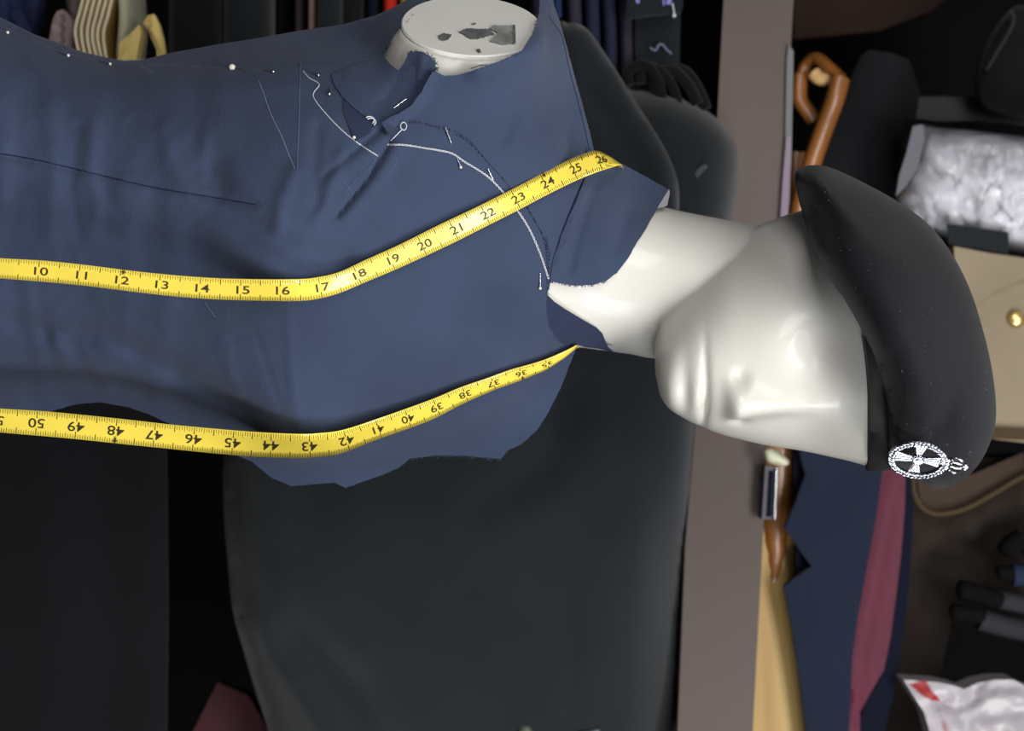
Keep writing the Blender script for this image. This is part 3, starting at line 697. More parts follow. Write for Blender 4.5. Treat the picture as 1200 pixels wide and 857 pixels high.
def printed(lab, R, E, flip, umax):
    U = u_of(lab); V = []; F = []
    for (q, uc) in lab:
        vs, fs = glyph(str(q), .52)
        du = abs(U(q + .5) - U(q - .5))
        def mp(a, b, tt=.5):
            if flip: a, b = -a, -b
            tc = tt - b
            return R(uc + a * du * .84 + (3 if not flip else 0), tc, .00045 if uc < 680 else .0012)
        # text height is measured across the tape (1 = full width)
        pts = [mp(a, b * 1.04) for a, b in vs]
        if uc < umax: mesh('numeral', pts, fs, M['print'], tp, 'black printed number %d' % q, False)
        if q % 12 == 0:
            vs, fs = star(); pts = [mp(a, b + .40) for a, b in vs]; mesh('foot_mark', pts, fs, M['print'], tp, 'small black star over the foot number', False)
    q0, q1 = min(lab)[0] - 1.3, max(lab)[0] + 1.2
    V = []; F = []; V2 = []; F2 = []
    for i in range(int(math.ceil(q0 * 16)), int(q1 * 16)):
        q = i / 16; u = U(q)
        if u > umax or u < -40: continue
        ln = .17
        if i % 2 == 0: ln = .19
        if i % 4 == 0: ln = .22
        if i % 8 == 0: ln = .27
        if i % 16 == 0: ln = .29
        wd = .65 if i % 8 else 1.0
        for (t0, t1) in ((0.015, ln), (1 - ln, .985)):
            tgt = (V2, F2) if i % 8 == 0 else (V, F)
            o = len(tgt[0]); tgt[0].extend([R(u - wd / 2, t0, .0004), R(u + wd / 2, t0, .0004), R(u + wd / 2, t1, .0004), R(u - wd / 2, t1, .0004)]); tgt[1].append((o, o + 1, o + 2, o + 3))
    o = mesh('fine_ticks', V, F, M['tick'], tp, 'fine olive sixteenth-inch ticks', False); o['kind'] = 'stuff'
    o = mesh('inch_ticks', V2, F2, M['print'], tp, 'longer dark inch and half-inch ticks', False); o['kind'] = 'stuff'
printed(lab1, Q1, E1, False, 712); printed(lab2, Q2, E2, True, 655)

# ------------------------------------------------------------------ beret with silver badge
beret = root('beret', 'black wool beret with leather band pulled down over the mannequin head', 'beret', P(1060, 380, .07))
bp_ = [(932, 205), (940, 196), (955, 193.5), (975, 197), (1012, 214), (1050, 235), (1085, 260), (1112, 292), (1135, 335), (1150, 380), (1161, 425), (1167, 470), (1165, 505), (1150, 540), (1128, 563), (1100, 573), (1080, 566), (1062, 555),
       (1043, 548), (1041, 500), (1038, 462), (1030, 432), (1017, 400), (990, 352), (975, 330), (958, 298), (945, 265), (935, 230)]
hemline = [(932, 205), (935, 230), (945, 265), (958, 298), (975, 330), (990, 352), (1005, 380), (1017, 400), (1030, 432), (1038, 462), (1041, 500), (1043, 548)]
def ber_base(u, v):
    d = edge_dist(hemline, u, v, False); t = np.exp(-(d / 60) ** 2)
    hb = np.minimum(samp(blur(bodyF, 2))(u, v), .07) - .011
    w0 = np.clip((v - 205) / 90, 0, 1); hb = hb * w0 + .045 * (1 - w0)
    return .055 * (1 - t) + hb * t
limS = samp(np.where(known, body_d, .5))
def ber_fold(u, v):
    return ridge(u, v, [([(960, 225), (1010, 300), (1050, 380), (1085, 450)], 30, 5), ([(1040, 430), (1056, 480), (1066, 530)], 15, -9), ([(1040, 290), (1090, 370), (1125, 450), (1130, 520)], 24, 6)]) + .002 * fnoise(u, v, 60, 3)
def ber_field(u, v, f):
    return np.minimum(f, np.where(limS(u, v) < .4, limS(u, v) - .005, f))
crown = inflate('wool_crown', bp_, ber_base, .082, M['beret'], beret, 6, None, 4, back=.09, bumps=ber_fold, field=ber_field, power=.6)
V = []; F = []
for _ in range(70):
    u, v = random.uniform(940, 1160), random.uniform(200, 560)
    if not inside(bp_, np.array([u]), np.array([v]))[0]: continue
    cr_ = crown.data
    a_ = random.uniform(0, 3.1); LINT = (u, v, a_, random.uniform(.8, 2.4)); V.append(LINT)
lints = V
# leather band on the brow
V = []; F = []
band_in = spline([(1012, 396), (1016, 425), (1018.5, 460), (1018.5, 500), (1018, 530), (1017.5, 553)], 8)
band_out = spline([(1020, 396), (1036, 425), (1043, 460), (1045, 500), (1044, 530), (1043, 551)], 8)
hb2 = samp(blur(bodyF, 1))
for a, b in zip(band_in, band_out):
    for t in (0, .06, .5, .94, 1):
        u = a[0] * (1 - t) + b[0] * t; v = a[1] * (1 - t) + b[1] * t
        d = float(hb2(np.array([min(u, 1030)]), np.array([min(v, 534)]))[0]) - .005 - (.002 if 0 < t < 1 else 0) + max(0, v - 534) * .0016
        V.append(P(u, v, d))
nb = len(band_in); k5 = len(V)
V += [q + Vector((-.001, .010, 0)) for q in V]
for i in range(nb - 1):
    for k in range(4):
        F.append((i * 5 + k, i * 5 + k + 1, (i + 1) * 5 + k + 1, (i + 1) * 5 + k)); F.append((k5 + i * 5 + k, k5 + (i + 1) * 5 + k, k5 + (i + 1) * 5 + k + 1, k5 + i * 5 + k + 1))
    for k in (0, 4): F.append((i * 5 + k, (i + 1) * 5 + k, k5 + (i + 1) * 5 + k, k5 + i * 5 + k))
for i in (0, nb - 1):
    for k in range(4): F.append((i * 5 + k, i * 5 + k + 1, k5 + i * 5 + k + 1, k5 + i * 5 + k))
mesh('headband', V, F, M['band'], beret, 'smooth black leather band along the lower edge', True, 60)
# badge
cme = crown.data; CB = BVHTree.FromPolygons([tuple(crown.matrix_world @ v.co) for v in cme.vertices], [tuple(p.vertices) for p in cme.polygons])
def bhit(u, v):
    r = CB.ray_cast(CAMP, (P(u, v) - CAMP).normalized()); return r[0] if r[0] else P(u, v, .02)
V = []; F = []
for (u, v, a_, l_) in lints:
    p0, p1 = bhit(u, v), bhit(u + l_ * math.cos(a_), v + l_ * math.sin(a_))
    v2, f2 = tube([p0 + Vector((0, -.0004, 0)), p1 + Vector((0, -.0008, 0))], .00016, None, '', n=3); o = len(V); V += v2; F += [tuple(q + o for q in f) for f in f2]
o = mesh('lint_specks', V, F, M['chalk'], beret, 'pale specks of lint', False); o['kind'] = 'stuff'
bc = bhit(1075, 537)
bY = min(bc.y, bhit(1050, 530).y, bhit(1095, 540).y, bhit(1075, 520).y) - .005
b0 = P(1075, 537, bY); bu = (P(1121, 544, bY) - b0).normalized(); bn = Vector((.45, -.89, -.05)); bn = (bn - bu * bn.dot(bu)).normalized(); bv = bn.cross(bu)
if bv.x < 0: bv = -bv
kx = S * (D + bY) / D; ky = kx / max(.3, bv.x)
badge = bpy.data.objects.new('cap_badge', None); C.collection.objects.link(badge); badge.matrix_world = Matrix.Translation(b0); badge.parent = beret; badge.matrix_parent_inverse = beret.matrix_world.inverted()
badge['label'] = 'silver badge of a cross inside a wreath topped by a crown'; bpy.context.view_layer.update()
def B(x, y, h=0.0): return b0 + bu * x * kx + bv * y * ky + bn * h
def solid(name, poly, h0, h1, label=None):
    n = len(poly); V = [B(x, y, h0) for x, y in poly] + [B(x * 1.0, y, h1) for x, y in poly]
    return V, [tuple(range(n)), tuple(range(n, 2 * n))] + [(i, (i + 1) % n, (i + 1) % n + n, i + n) for i in range(n)]
def join(parts):
    V = []; F = []
    for v, f in parts: o = len(V); V += v; F += [tuple(i + o for i in q) for q in f]
    return V, F
def ball(x, y, r, h):
    v2, f2 = [], []; n = 8
    for i in range(5):
        la = -math.pi / 2 + math.pi * (i + .0) / 4
        for k in range(n): v2.append(B(x, y, h) + (bu * math.cos(la) * math.cos(2 * math.pi * k / n) + bv * math.cos(la) * math.sin(2 * math.pi * k / n) + bn * math.sin(la)) * r)
    for i in range(4):
        for k in range(n): f2.append((i * n + k, i * n + (k + 1) % n, (i + 1) * n + (k + 1) % n, (i + 1) * n + k))
    return v2, f2
parts = []
ring = [B(31 * math.cos(a), 18.5 * math.sin(a), .0012) for a in np.linspace(0, 2 * math.pi, 49)]
parts.append(tube(ring, .0017, None, '', n=8))
for k in range(44):                              # leaves of the wreath
    a = 2 * math.pi * k / 44
    for rr in (29.3, 33.2):
        t = a + (.05 if rr > 30 else 0); c = (rr * math.cos(t), rr * .6 * math.sin(t)); d = (-math.sin(t), .6 * math.cos(t)); q = (math.cos(t), .6 * math.sin(t))
        s = 1 if math.sin(a) > 0 else -1; w_ = 1 if rr > 30 else -1
        L_ = [(c[0] - d[0] * 2.2 * s, c[1] - d[1] * 2.2 * s), (c[0] + q[0] * 1.3, c[1] + q[1] * 1.3), (c[0] + d[0] * 2.4 * s + q[0] * 1.6 * w_, c[1] + d[1] * 2.4 * s + q[1] * 1.6 * w_), (c[0] - q[0] * 1.3, c[1] - q[1] * 1.3)]
        parts.append(solid('', L_, .0012, .0034 + .0005 * (k % 2)))
mesh('wreath', *join(parts), M['silver'], badge, None, True, 40)
parts = []
for k in range(4):
    a = k * math.pi / 2; ca, sa = math.cos(a), math.sin(a); Lr = 26 if k % 2 == 0 else 15.5; w1 = 9 if k % 2 == 0 else 11
    def tr_(x, y): return (x * ca - y * sa * 1.0, (x * sa + y * ca))
    for j in range(7):
        f = [(-1 + 2 * j / 7), (-1 + 2 * (j + 1) / 7)]
        ln = Lr - (.8 if j % 2 else 0)
        parts.append(solid('', [tr_(4, f[0] * 2.2), tr_(ln, f[0] * w1 * .62), tr_(ln, f[1] * w1 * .62), tr_(4, f[1] * 2.2)], .0, .0018 + (.0006 if j % 2 else 0)))
mesh('maltese_cross', *join(parts), M['silver'], badge, None, True, 40)
parts = []
for (r, h) in ((7.5, .0026), (5.5, .0036), (3, .0046)):
    parts.append(solid('', [(r * math.cos(a), r * .72 * math.sin(a)) for a in np.linspace(0, 2 * math.pi, 20, endpoint=False)], 0, h))
for k in range(12): parts.append(ball(6.6 * math.cos(k * math.pi / 6), 4.8 * math.sin(k * math.pi / 6), .0006, .0030))
mesh('centre_boss', *join(parts), M['silver'], badge, None, True, 40)
parts = [solid('', [(33, -6), (37, -6.5), (37, 6.5), (33, 6)], 0, .0028)]
for y in (-6, -2, 2, 6): parts.append(ball(38, y, .0011, .0028))
for s in (-1, -.35, .35, 1):
    parts.append(tube([B(37, 6 * s, .0015), B(44, 9.0 * s, .0028), B(50, 7.0 * s, .0030), B(52, 1.5 * s, .0024)], .0010, None, '', n=6))
parts.append(ball(53, 0, .0013, .0024)); parts.append(solid('', [(53, -1), (59, -1.4), (59, 1.4), (53, 1)], .001, .0026)); parts.append(solid('', [(55, -3.2), (57.4, -3.2), (57.4, 3.2), (55, 3.2)], .001, .0028))
parts.append(solid('', [(27, -3.5), (34, -4), (34, 4), (27, 3.5)], .0002, .0022))
mesh('badge_crown', *join(parts), M['silver'], badge, None, True, 40)

# ------------------------------------------------------------------ the shelving behind
def flat(Y): return lambda u, v: np.full(np.shape(u), Y)
def pane(name, poly, Y, th, m, parent=None, label=None, step=30, smooth_n=0, segs=(), nz=0, tiltv=0.0, tiltu=0.0):
    return sheet(name, poly, lambda u, v: Y + tiltv * (v - 428) + tiltu * (u - 600) - ridge(u, v, segs) - (nz * fnoise(u, v, 70, hash(name) % 50 * 0 + len(name)) if nz else 0), th, m, parent, step, label, smooth_n=smooth_n)
unit = root('shelving_unit', 'open shelving unit with a taupe front board above the hanging clothes', 'shelving', (0, .95, 0))
# the front board, sloping slightly in the photograph
FB = .46
pane('front_board', [(856, -120), (933, -120), (930, 0), (915, 260), (900, 520), (882, 860), (876, 980), (788, 980), (794, 860), (803, 640), (823, 400), (840, 150), (848, 0)], FB, .022, M['board'], unit, 'taupe front board of the shelf', 60)
# edge trim and hardware on the upper rim of the board
pane('edge_trim', [(924, 52), (930, 60), (927.5, 180), (922, 262), (914.5, 262), (920, 170), (922, 70)], FB - .004, .006, M['strip'], unit, 'thin metallic strip on the board edge', 20)
pane('lilac_trim', [(921.5, 160), (927.5, 160), (925, 235), (922, 264), (914, 264), (917, 215)], FB - .006, .003, M['lilac'], unit, 'lilac reflection on the edge trim, painted as a thin strip', 20)  # pinkish reflection on the trim, painted as a lilac strip
x0, x1 = -1.1, 1.1
zb0 = P(800, 428, FB).z; 
box('shelf_deck', x0, x1, FB + .022, 1.14, P(858, 0, FB).z, P(858, 0, FB).z + .018, M['board'], unit, 'shelf deck behind the front board')
box('side_panel', x0 - .02, x0, FB, 1.16, 0, 2.4, M['black'], unit); box('side_panel', x1, x1 + .02, FB, 1.16, 0, 2.4, M['black'], unit)
box('back_panel', x0, x1, 1.14, 1.16, 0, 2.4, M['black'], unit, 'black back of the unit')
box('top_panel', x0, x1, FB, 1.14, 2.38, 2.4, M['black'], unit)
box('bottom_panel', x0, x1, FB, 1.14, .0, .03, M['black'], unit)
br = pane('hinge_bracket', [(897, 546), (912, 548), (909, 608), (893, 609)], FB - .02, .02, M['greyin'], unit, 'small chrome bracket with an ivory cap', 20)
pane('bracket_face', [(901, 552), (906.5, 552), (904, 606), (898, 606)], FB - .021, .004, M['navyunder'], br, None, 20)
tube([P(910, 549, FB - .022), P(907.5, 608, FB - .022)], .0013, M['chrome'], 'chrome_rim', br, 10)
inflate('ivory_cap', [(895, 526), (905, 525), (916, 532), (925, 541), (921, 546), (910, 545), (898, 540)], FB - .03, .006, M['ivory'], br, 4, 'ivory plastic cap')

# ---- hanging clothes under the board
rail = root('clothes_rail', 'horizontal rail under the shelf that the dark clothes hang from', 'rail', (0, .62, P(780, 428, .6).z))
zr = P(800, 428, .62).z
tube([(x0, .66, zr), (x1, .66, zr)], .012, M['black'], 'rail_tube', rail, 16)
CH = .34
coat = root('charcoal_jacket', 'large charcoal jacket hanging behind the mannequin, collar folded over, largest dark garment', 'jacket', P(560, 500, CH))
cpoly = [(262, 530), (262, 600), (266, 650), (272, 712), (286, 765), (300, 812), (318, 870), (335, 960), (560, 980), (760, 960), (790, 880), (797, 760), (800, 690), (806, 600), (812, 520), (822, 430), (835, 340), (851, 290), (861, 240), (866, 192),
         (860, 165), (845, 143), (815, 122), (785, 110), (740, 104), (700, 96), (600, 110), (450, 200), (330, 380), (275, 480)]
csegs = [([(300, 745), (340, 790), (400, 870), (440, 960)], 36, 30), ([(350, 755), (405, 815), (465, 920)], 32, -28), ([(270, 600), (320, 680), (420, 760)], 30, 6), ([(600, 560), (690, 640), (770, 700)], 40, 8), ([(665, 700), (672, 780), (668, 860)], 8, -4),
         ([(700, 520), (740, 600), (760, 700)], 30, 6), ([(420, 590), (520, 610), (640, 600)], 36, 7), ([(660, 460), (640, 540), (560, 600)], 26, -6), ([(700, 150), (780, 240), (800, 300)], 26, 8), ([(720, 130), (770, 175), (850, 200)], 20, -5), ([(320, 640), (380, 660), (460, 720)], 24, -5)]
def coat_d(u, v):
    x = (u - 560) / 310; y = (v - 520) / 460
    d = edge_dist(spline(cpoly, 3, True), u, v); e = np.clip(d / 70, 0, 1)
    return CH + .10 - .10 * np.sqrt(1 - (1 - e) ** 2 + 1e-6) + .16 * np.clip((v - 620) / 240, 0, 2) ** 2 * .5 + .10 * np.clip((u - 690) / 110, 0, 1) ** 2 * np.clip((v - 540) / 180, 0, 1) - ridge(u, v, csegs) - .005 * fnoise(u, v, 90, 2)
sheet('jacket_body', cpoly, coat_d, .02, M['char'], coat, 11, smooth_n=3)
colp = [(654, 24), (664, 27), (676, 27), (690, 36), (704, 55), (722, 82), (742, 115), (765, 150), (786, 188), (796, 225), (790, 270), (760, 300), (720, 290), (690, 220), (660, 160), (640, 90)]
inflate('jacket_collar', colp, CH - .01, .030, M['char'], coat, 9, 'stiff collar rolled over', 4, bumps=lambda u, v: ridge(u, v, [([(690, 110), (730, 165), (750, 200)], 14, -9), ([(700, 60), (750, 150), (780, 220)], 12, 5)]))
lint = mat('lint_mark', (66, 71, 76), .95)
pane('lint_mark', [(812, 208), (818, 198), (826, 192), (830, 196), (822, 204), (815, 211)], float(coat_d(np.array([820.]), np.array([200.]))[0]) - .003, .001, lint, coat, 'pale smudge of lint on the shoulder', 5)
for k, (pl, r) in enumerate([([(738, 100), (736, 86), (748, 76), (762, 80), (772, 98), (776, 118)], 6), ([(750, 98), (752, 84), (764, 78), (782, 92), (792, 112), (794, 124)], 6), ([(772, 84), (790, 84), (806, 100), (818, 122)], 7),
                              ([(786, 80), (803, 84), (818, 104), (828, 128)], 6.5), ([(745, 96), (742, 106), (752, 114), (764, 116)], 6)]):
    tube([P(a, b, CH + .07 + .006 * k) for a, b in spline(pl, 6)], r * S * 1.4, M['char_dark'], 'gathered_fold', coat, 10, 'bunched fold of dark cloth at the neck' if k == 0 else None, flat=1.0)
g2 = root('black_skirt', 'straight near-black garment hanging at the lower left with a squared edge', 'garment', P(60, 700, .42))
pane('skirt_panel', [(-160, 440), (60, 450), (120, 452), (188, 470), (195, 520), (197, 700), (195, 900), (120, 985), (-160, 990)], .42, .0015, M['char_dark'], g2, None, 22, segs=[([(30, 480), (60, 700), (50, 900)], 30, 9), ([(110, 500), (130, 700), (120, 900)], 22, -6), ([(-60, 500), (-50, 900)], 30, 8), ([(170, 500), (175, 900)], 12, 6)], nz=.006)
g3 = sheet('dark_red_cloth', [(255, 800), (290, 815), (318, 860), (340, 960), (240, 960), (215, 880)], flat(.56), .02, mat('dark_red_cloth', (60, 20, 26), .9, var=.2, scale=20), None, 14)
tag(g3, 'dim dark red cloth low in the gap between the two dark garments', 'cloth')
sb = inflate('button', [(606, 862), (609, 851), (615, 848), (622, 851), (626, 864), (616, 872)], float(coat_d(np.array([616.]), np.array([862.]))[0]) - .004, .004, mat('olive_button', (70, 76, 60), .5), None, 4); tag(sb, 'small grey-olive button at the bottom edge on the charcoal jacket', 'button')
sb = inflate('metal_clasp', [(676, 866), (680, 856), (692, 853), (704, 852), (706, 866), (690, 872)], float(coat_d(np.array([690.]), np.array([862.]))[0]) - .004, .004, mat('dull_clasp', (84, 92, 98), .35, .6), None, 4); tag(sb, 'dull grey metal clasp at the bottom edge beside the olive button', 'clasp')

# ---- folded stacks on the left, seen edge-on along the top of the photograph
def layer(name, path, width, Y0, Y1, m, label=None, cat=None, parent=None, group=None, rounded=True, n=5, sink=0.0):
    """one folded layer: a soft slab following a line, its rounded fold towards us"""
    pl = spline(path, n); V = []; F = []; k = 0
    sec = [(-1, .9), (-1, .25), (-.86, .07), (-.5, .01), (0, 0), (.5, .01), (.86, .07), (1, .25), (1, .9), (.5, 1), (-.5, 1)] if rounded else [(-1, 1), (-1, 0), (1, 0), (1, 1)]
    for i, (u, v) in enumerate(pl):
        a = pl[max(i - 1, 0)]; b = pl[min(i + 1, len(pl) - 1)]; t = Vector((b[0] - a[0], b[1] - a[1], 0)).normalized()
        wq = width[0] + (width[1] - width[0]) * i / (len(pl) - 1) if isinstance(width, tuple) else width
        for (x, y) in sec:
            base = P(u - t.y * x * wq / 2, v + t.x * x * wq / 2, Y0); base.y = Y0 + (Y1 - Y0) * (y if y < .3 else y); V.append(base)
    k = len(sec)
    for i in range(len(pl) - 1):
        for j in range(k): F.append((i * k + j, i * k + (j + 1) % k, (i + 1) * k + (j + 1) % k, (i + 1) * k + j))
    F.append(tuple(range(k))); F.append(tuple((len(pl) - 1) * k + j for j in range(k)))
    o = mesh(name, V, F, m, parent, label if parent is not None else None, True, 60)
    if parent is None: tag(o, label, cat or 'cloth', group)
    return o
ys = .33
cg = 'folded cream cloths standing behind the waist'
cr = root('cream_cloth_stack', 'thick cream cloth folded many times with mustard-stitched edges', 'cloth', P(110, 40, ys))
cp = [[(97, -70), (99, -20), (93, 10), (87, 35), (91, 62), (96, 100)], [(104, -70), (106, -20), (99, 12), (94, 36), (98, 64), (103, 100)], [(112, -70), (113, -20), (106, 12), (101, 38), (105, 66), (110, 100)], [(119, -70), (120, -20), (112, 15), (107, 40), (112, 68), (117, 100)],
      [(127, -70), (127, -20), (119, 15), (113, 40), (118, 70), (123, 100)], [(134, -70), (133, -20), (126, 15), (120, 40), (124, 72), (129, 100)]]
for k, p in enumerate(cp):
    layer('fold', p, 6.8, ys + .004 * k, ys + .12, M['cream'], None, parent=cr)
    layer('mustard_edge', [(a + 3.6, b) for a, b in p], 1.0, ys + .004 * k + .001, ys + .1, M['mustard'], 'mustard stitched line' if k == 0 else None, parent=cr)
layer('side_flap', [(139, -70), (141, -20), (143, 20), (140, 60), (138, 100)], 14, ys + .02, ys + .1, M['cream2'], 'pale green outer flap', parent=cr)
o = pane('ochre_cloth', [(138, 72), (140, 50), (152, 40), (163, 29), (165.5, 38), (162, 56), (158, 82), (140, 90)], .335, .014, M['ochre'], None, None, 6, 0, segs=[([(163, 30), (142, 70)], 5, 3)]); tag(o, 'ochre cloth corner folded up beside the cream stack', 'cloth')
o = pane('ochre_strap', [(168, 26), (173, 18), (180, 16), (186, 28), (190, 45), (193, 64), (194, 90), (186, 90), (183, 58), (175, 40)], .335, .010, M['ochre'], None, None, 6, 0, segs=[([(178, 18), (178, 34), (190, 64)], 4, 4)]); tag(o, 'narrow ochre strap bent over at its tip', 'strap')
o = pane('mauve_cloth', [(54, 90), (57, 48), (62, 22), (67, 13), (74, 11), (78, 14), (85, 24), (87, 60), (90, 95)], .35, .03, M['mauve'], None, None, 6, 0, segs=[([(66, 14), (62, 60)], 4, 3), ([(72, 18), (69, 66)], 3, -4), ([(77, 16), (76, 70)], 4, 3)]); tag(o, 'mauve-grey cloth folded to a peak beside the cream stack', 'cloth')
o = inflate('taupe_bundle', [(76, 5), (82, 24), (90, 30), (97, 12), (104, -30), (90, -50), (76, -30)], .40, .02, M['mauve'], None, 6); tag(o, 'dim taupe bundle above the mauve peak', 'cloth')
o = pane('navy_gauze', [(-60, -60), (45, -60), (46, 0), (41, 28), (34, 44), (22, 60), (-60, 70)], .37, .02, M['net'], None, None, 7, 0, segs=[([(12, -20), (16, 20), (30, 45)], 4, 6), ([(30, -30), (26, 10), (36, 36)], 4, -6), ([(0, -10), (4, 30)], 5, 5)], nz=.004); tag(o, 'crumpled navy gauze in the upper left corner', 'cloth')
dg_ = 'dark folded cloths stacked behind the side seam'
for (u, wd, mm, lb, yy) in [(222, 62, 'char_dark', 'widest black cloth beside the ochre strap', .40), (284, 56, 'char', 'broad charcoal cloth second in the dark row', .41), (328, 22, 'black', 'thin black cloth beside the taupe one', .46), (349, 13, 'brownlayer', 'narrow dark taupe cloth', .43),
                        (363, 8, 'pinklayer', 'thin dusty pink cloth between dark ones', .42), (384, 32, 'char', 'charcoal cloth just past the pink one', .42), (413, 24, 'char_dark', 'black cloth second from the red one', .43), (436, 19, 'navyunder', 'blue-black cloth touching the red one', .43),
                        (456, 18, 'red', 'bright red cloth edge above the arm opening', .42), (473, 13, 'olive', 'olive green cloth edge next to the red one', .42), (494, 26, 'char_dark', 'black cloth just past the olive one', .42)]:
    layer('folded_cloth', [(u + 2, -90), (u, 0), (u, 110)], wd, yy, yy + .14, M[mm], lb, 'cloth', group=dg_)
for (u, wd, mm, lb, yy) in [(634, 26, 'navy2', 'ink blue cloth half behind the shoulder point', .43), (653, 13, 'navy1', 'royal blue cloth edge right by the shoulder point', .41), (673, 20, 'plum', 'plum-grey cloth edge just past the royal blue one', .42), (694, 20, 'navy2', 'dark navy cloth in the middle of the blue row', .42),
                        (714, 19, 'navy2', 'indigo cloth second from the end of the blue row', .425), (733, 18, 'plum', 'last and darkest cloth of the blue row', .43)]:
    layer('folded_cloth', [(u - 4, -90), (u, 0), (u + 2, 60), (u + 3, 130)], wd, yy, yy + .14, M[mm], lb, 'cloth', group='blue cloths stacked beside the shoulder point')
tr1 = root('charcoal_trousers', 'charcoal trouser leg with a white thread squiggle, at the end of the row', 'trousers', P(774, 50, .43))
pane('trouser_leg', [(744, -90), (800, -90), (797, 40), (796, 100), (790, 125), (752, 120), (744, 60)], .43, .03, M['char'], tr1, None, 12, segs=[([(750, 20), (756, 110)], 12, -8), ([(790, 0), (788, 110)], 8, 5)])
tube([P(a, b, .425) for a, b in spline([(762, 56), (768, 59), (772, 53), (776, 52), (781, 58), (787, 63)], 6)], .0009, M['chalk'], 'thread_squiggle', tr1, 6, 'pale wavy thread')
lb_ = root('black_swing_tag', 'black card tag with purple print and a white thread', 'tag', P(765, 5, .40))
pane('card', [(734, -60), (803, -60), (800, 10), (798, 14), (735, 22)], .40, .003, M['char'], lb_, None, 20)
for q in ([(744, -3), (748, -3), (750, 3), (746, 4)], [(777, -4), (779, -4), (779, 6), (777, 6)], [(781, 0), (788, -3), (786, 5), (781, 5)]): pane('print_mark', q, .399, .0006, M['purple'], lb_, 'small purple print' , 8)
tube([P(788, 4, .398), P(789.5, 12, .398), P(790, 17, .398)], .0006, M['thread'], 'tag_thread', lb_, 6); tube([P(789.5, 17, .398), P(790.5, 20, .398)], .0016, M['thread'], 'thread_knot', lb_, 8)

# ---- upper compartment
pane('brown_partition', [(934, -160), (1150, -160), (1130, -20), (1090, 14), (1030, 36), (930, 46)], .75, .02, M['brownpanel'], unit, 'dark brown wooden partition in the upper corner', 20)
hg = root('wooden_hanger', 'orange-brown wooden coat hanger end with a bent angular loop', 'hanger', P(950, 150, .5))
def hbar(pts, r, m, lab=None, fl=.8): return tube([P(a, b, y) for a, b, y in spline([p if len(p) == 3 else (*p, .52) for p in pts], 6)], r, M[m], 'hanger_bar', hg, 12, lab, flat=fl)
hbar([(985, 92, .50), (978, 118, .50), (966, 150, .51), (952, 190, .52), (938, 240, .53), (928, 300, .54)], .0105, 'wood', 'long sloping arm')
hbar([(938, 88, .53), (937, 105, .53), (938, 118, .53), (946, 130, .53), (954, 142, .53)], .0085, 'wood', 'short bent hook piece')
hbar([(938, 92, .53), (945, 77, .53), (956, 68, .52), (968, 76, .51), (985, 92, .50)], .0072, 'wood', 'angled top of the loop')
hbar([(954, 86, .515), (962, 92, .512), (976, 92, .508)], .0075, 'pale_wood', 'pale end-grain wedge', .9)
hbar([(935, 180, .57), (932, 250, .57), (926, 320, .57)], .015, 'wood', 'rear arm')
hg = root('wooden_hanger', 'orange-brown wooden hanger end below the ivory-capped bracket, behind the navy lapel', 'hanger', P(908, 600, .52))
inflate('hanger_bar', [(890, 480), (936, 480), (935, 560), (927, 620), (921, 662), (912, 690), (903, 694), (897, 660), (892, 600)], .524, .008, M['wood'], hg, 8)
o = pane('black_jacket', [(1018, 58), (1045, 62), (1066, 70), (1078, 108), (1072, 150), (1052, 210), (1050, 260), (1010, 290), (985, 240), (962, 190), (975, 160), (1000, 100)], .58, .04, M['char_dark'], None, None, 12, 0, segs=[([(1030, 70), (990, 190)], 20, 10), ([(1060, 80), (1040, 220)], 14, -8)]); tag(o, 'near-black garment hanging behind the wooden hanger loop', 'garment')
o = inflate('black_roll', [(1200, 6), (1186, 10), (1168, 30), (1152, 60), (1142, 95), (1150, 125), (1200, 140), (1270, 130), (1270, 10)], .62, .04, M['char_dark'], None, 12); tag(o, 'black rolled garment in the upper right corner', 'garment')
tube([P(a, b, .585) for a, b in spline([(1183, 12), (1188, 20), (1184, 34), (1172, 55), (1156, 82)], 6)], .0018, M['greycloth'], 'roll_edge', o, 8, 'grey turned edge')
o = box('dark_box', P(0, 113, .66).x, P(0, 200, .66).x, .66, .80, P(1070, 0, .66).z, P(1300, 0, .66).z, mat('black_card', (36, 35, 40), .7), None, None, .003); tag(o, 'black box lying behind the wrapped white shirt', 'box')
sh = root('wrapped_shirt', 'white shirt rolled in clear crinkled plastic', 'shirt', P(1130, 220, .5))
sp_ = [(1072, 146), (1100, 149), (1150, 154), (1200, 160), (1260, 168), (1300, 240), (1260, 312), (1200, 298), (1150, 288), (1110, 276), (1070, 262), (1050, 232), (1062, 200), (1072, 172)]
inflate('folded_shirt', sp_, .53, .045, M['whitecloth'], sh, 8, None, 3, bumps=lambda u, v: ridge(u, v, [([(1150, 165), (1135, 195), (1125, 240)], 6, -4), ([(1062, 212), (1095, 215), (1140, 240)], 12, -6), ([(1170, 190), (1150, 240), (1180, 265)], 10, 4), ([(1180, 240), (1200, 225)], 8, -5)]))
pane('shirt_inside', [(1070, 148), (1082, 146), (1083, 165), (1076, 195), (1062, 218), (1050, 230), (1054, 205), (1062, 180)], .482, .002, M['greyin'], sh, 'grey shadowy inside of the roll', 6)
pane('pack_band', [(1110, 262), (1182, 272), (1182, 297), (1112, 285)], .484, .002, M['char'], sh, 'dark band across the lower side', 10)
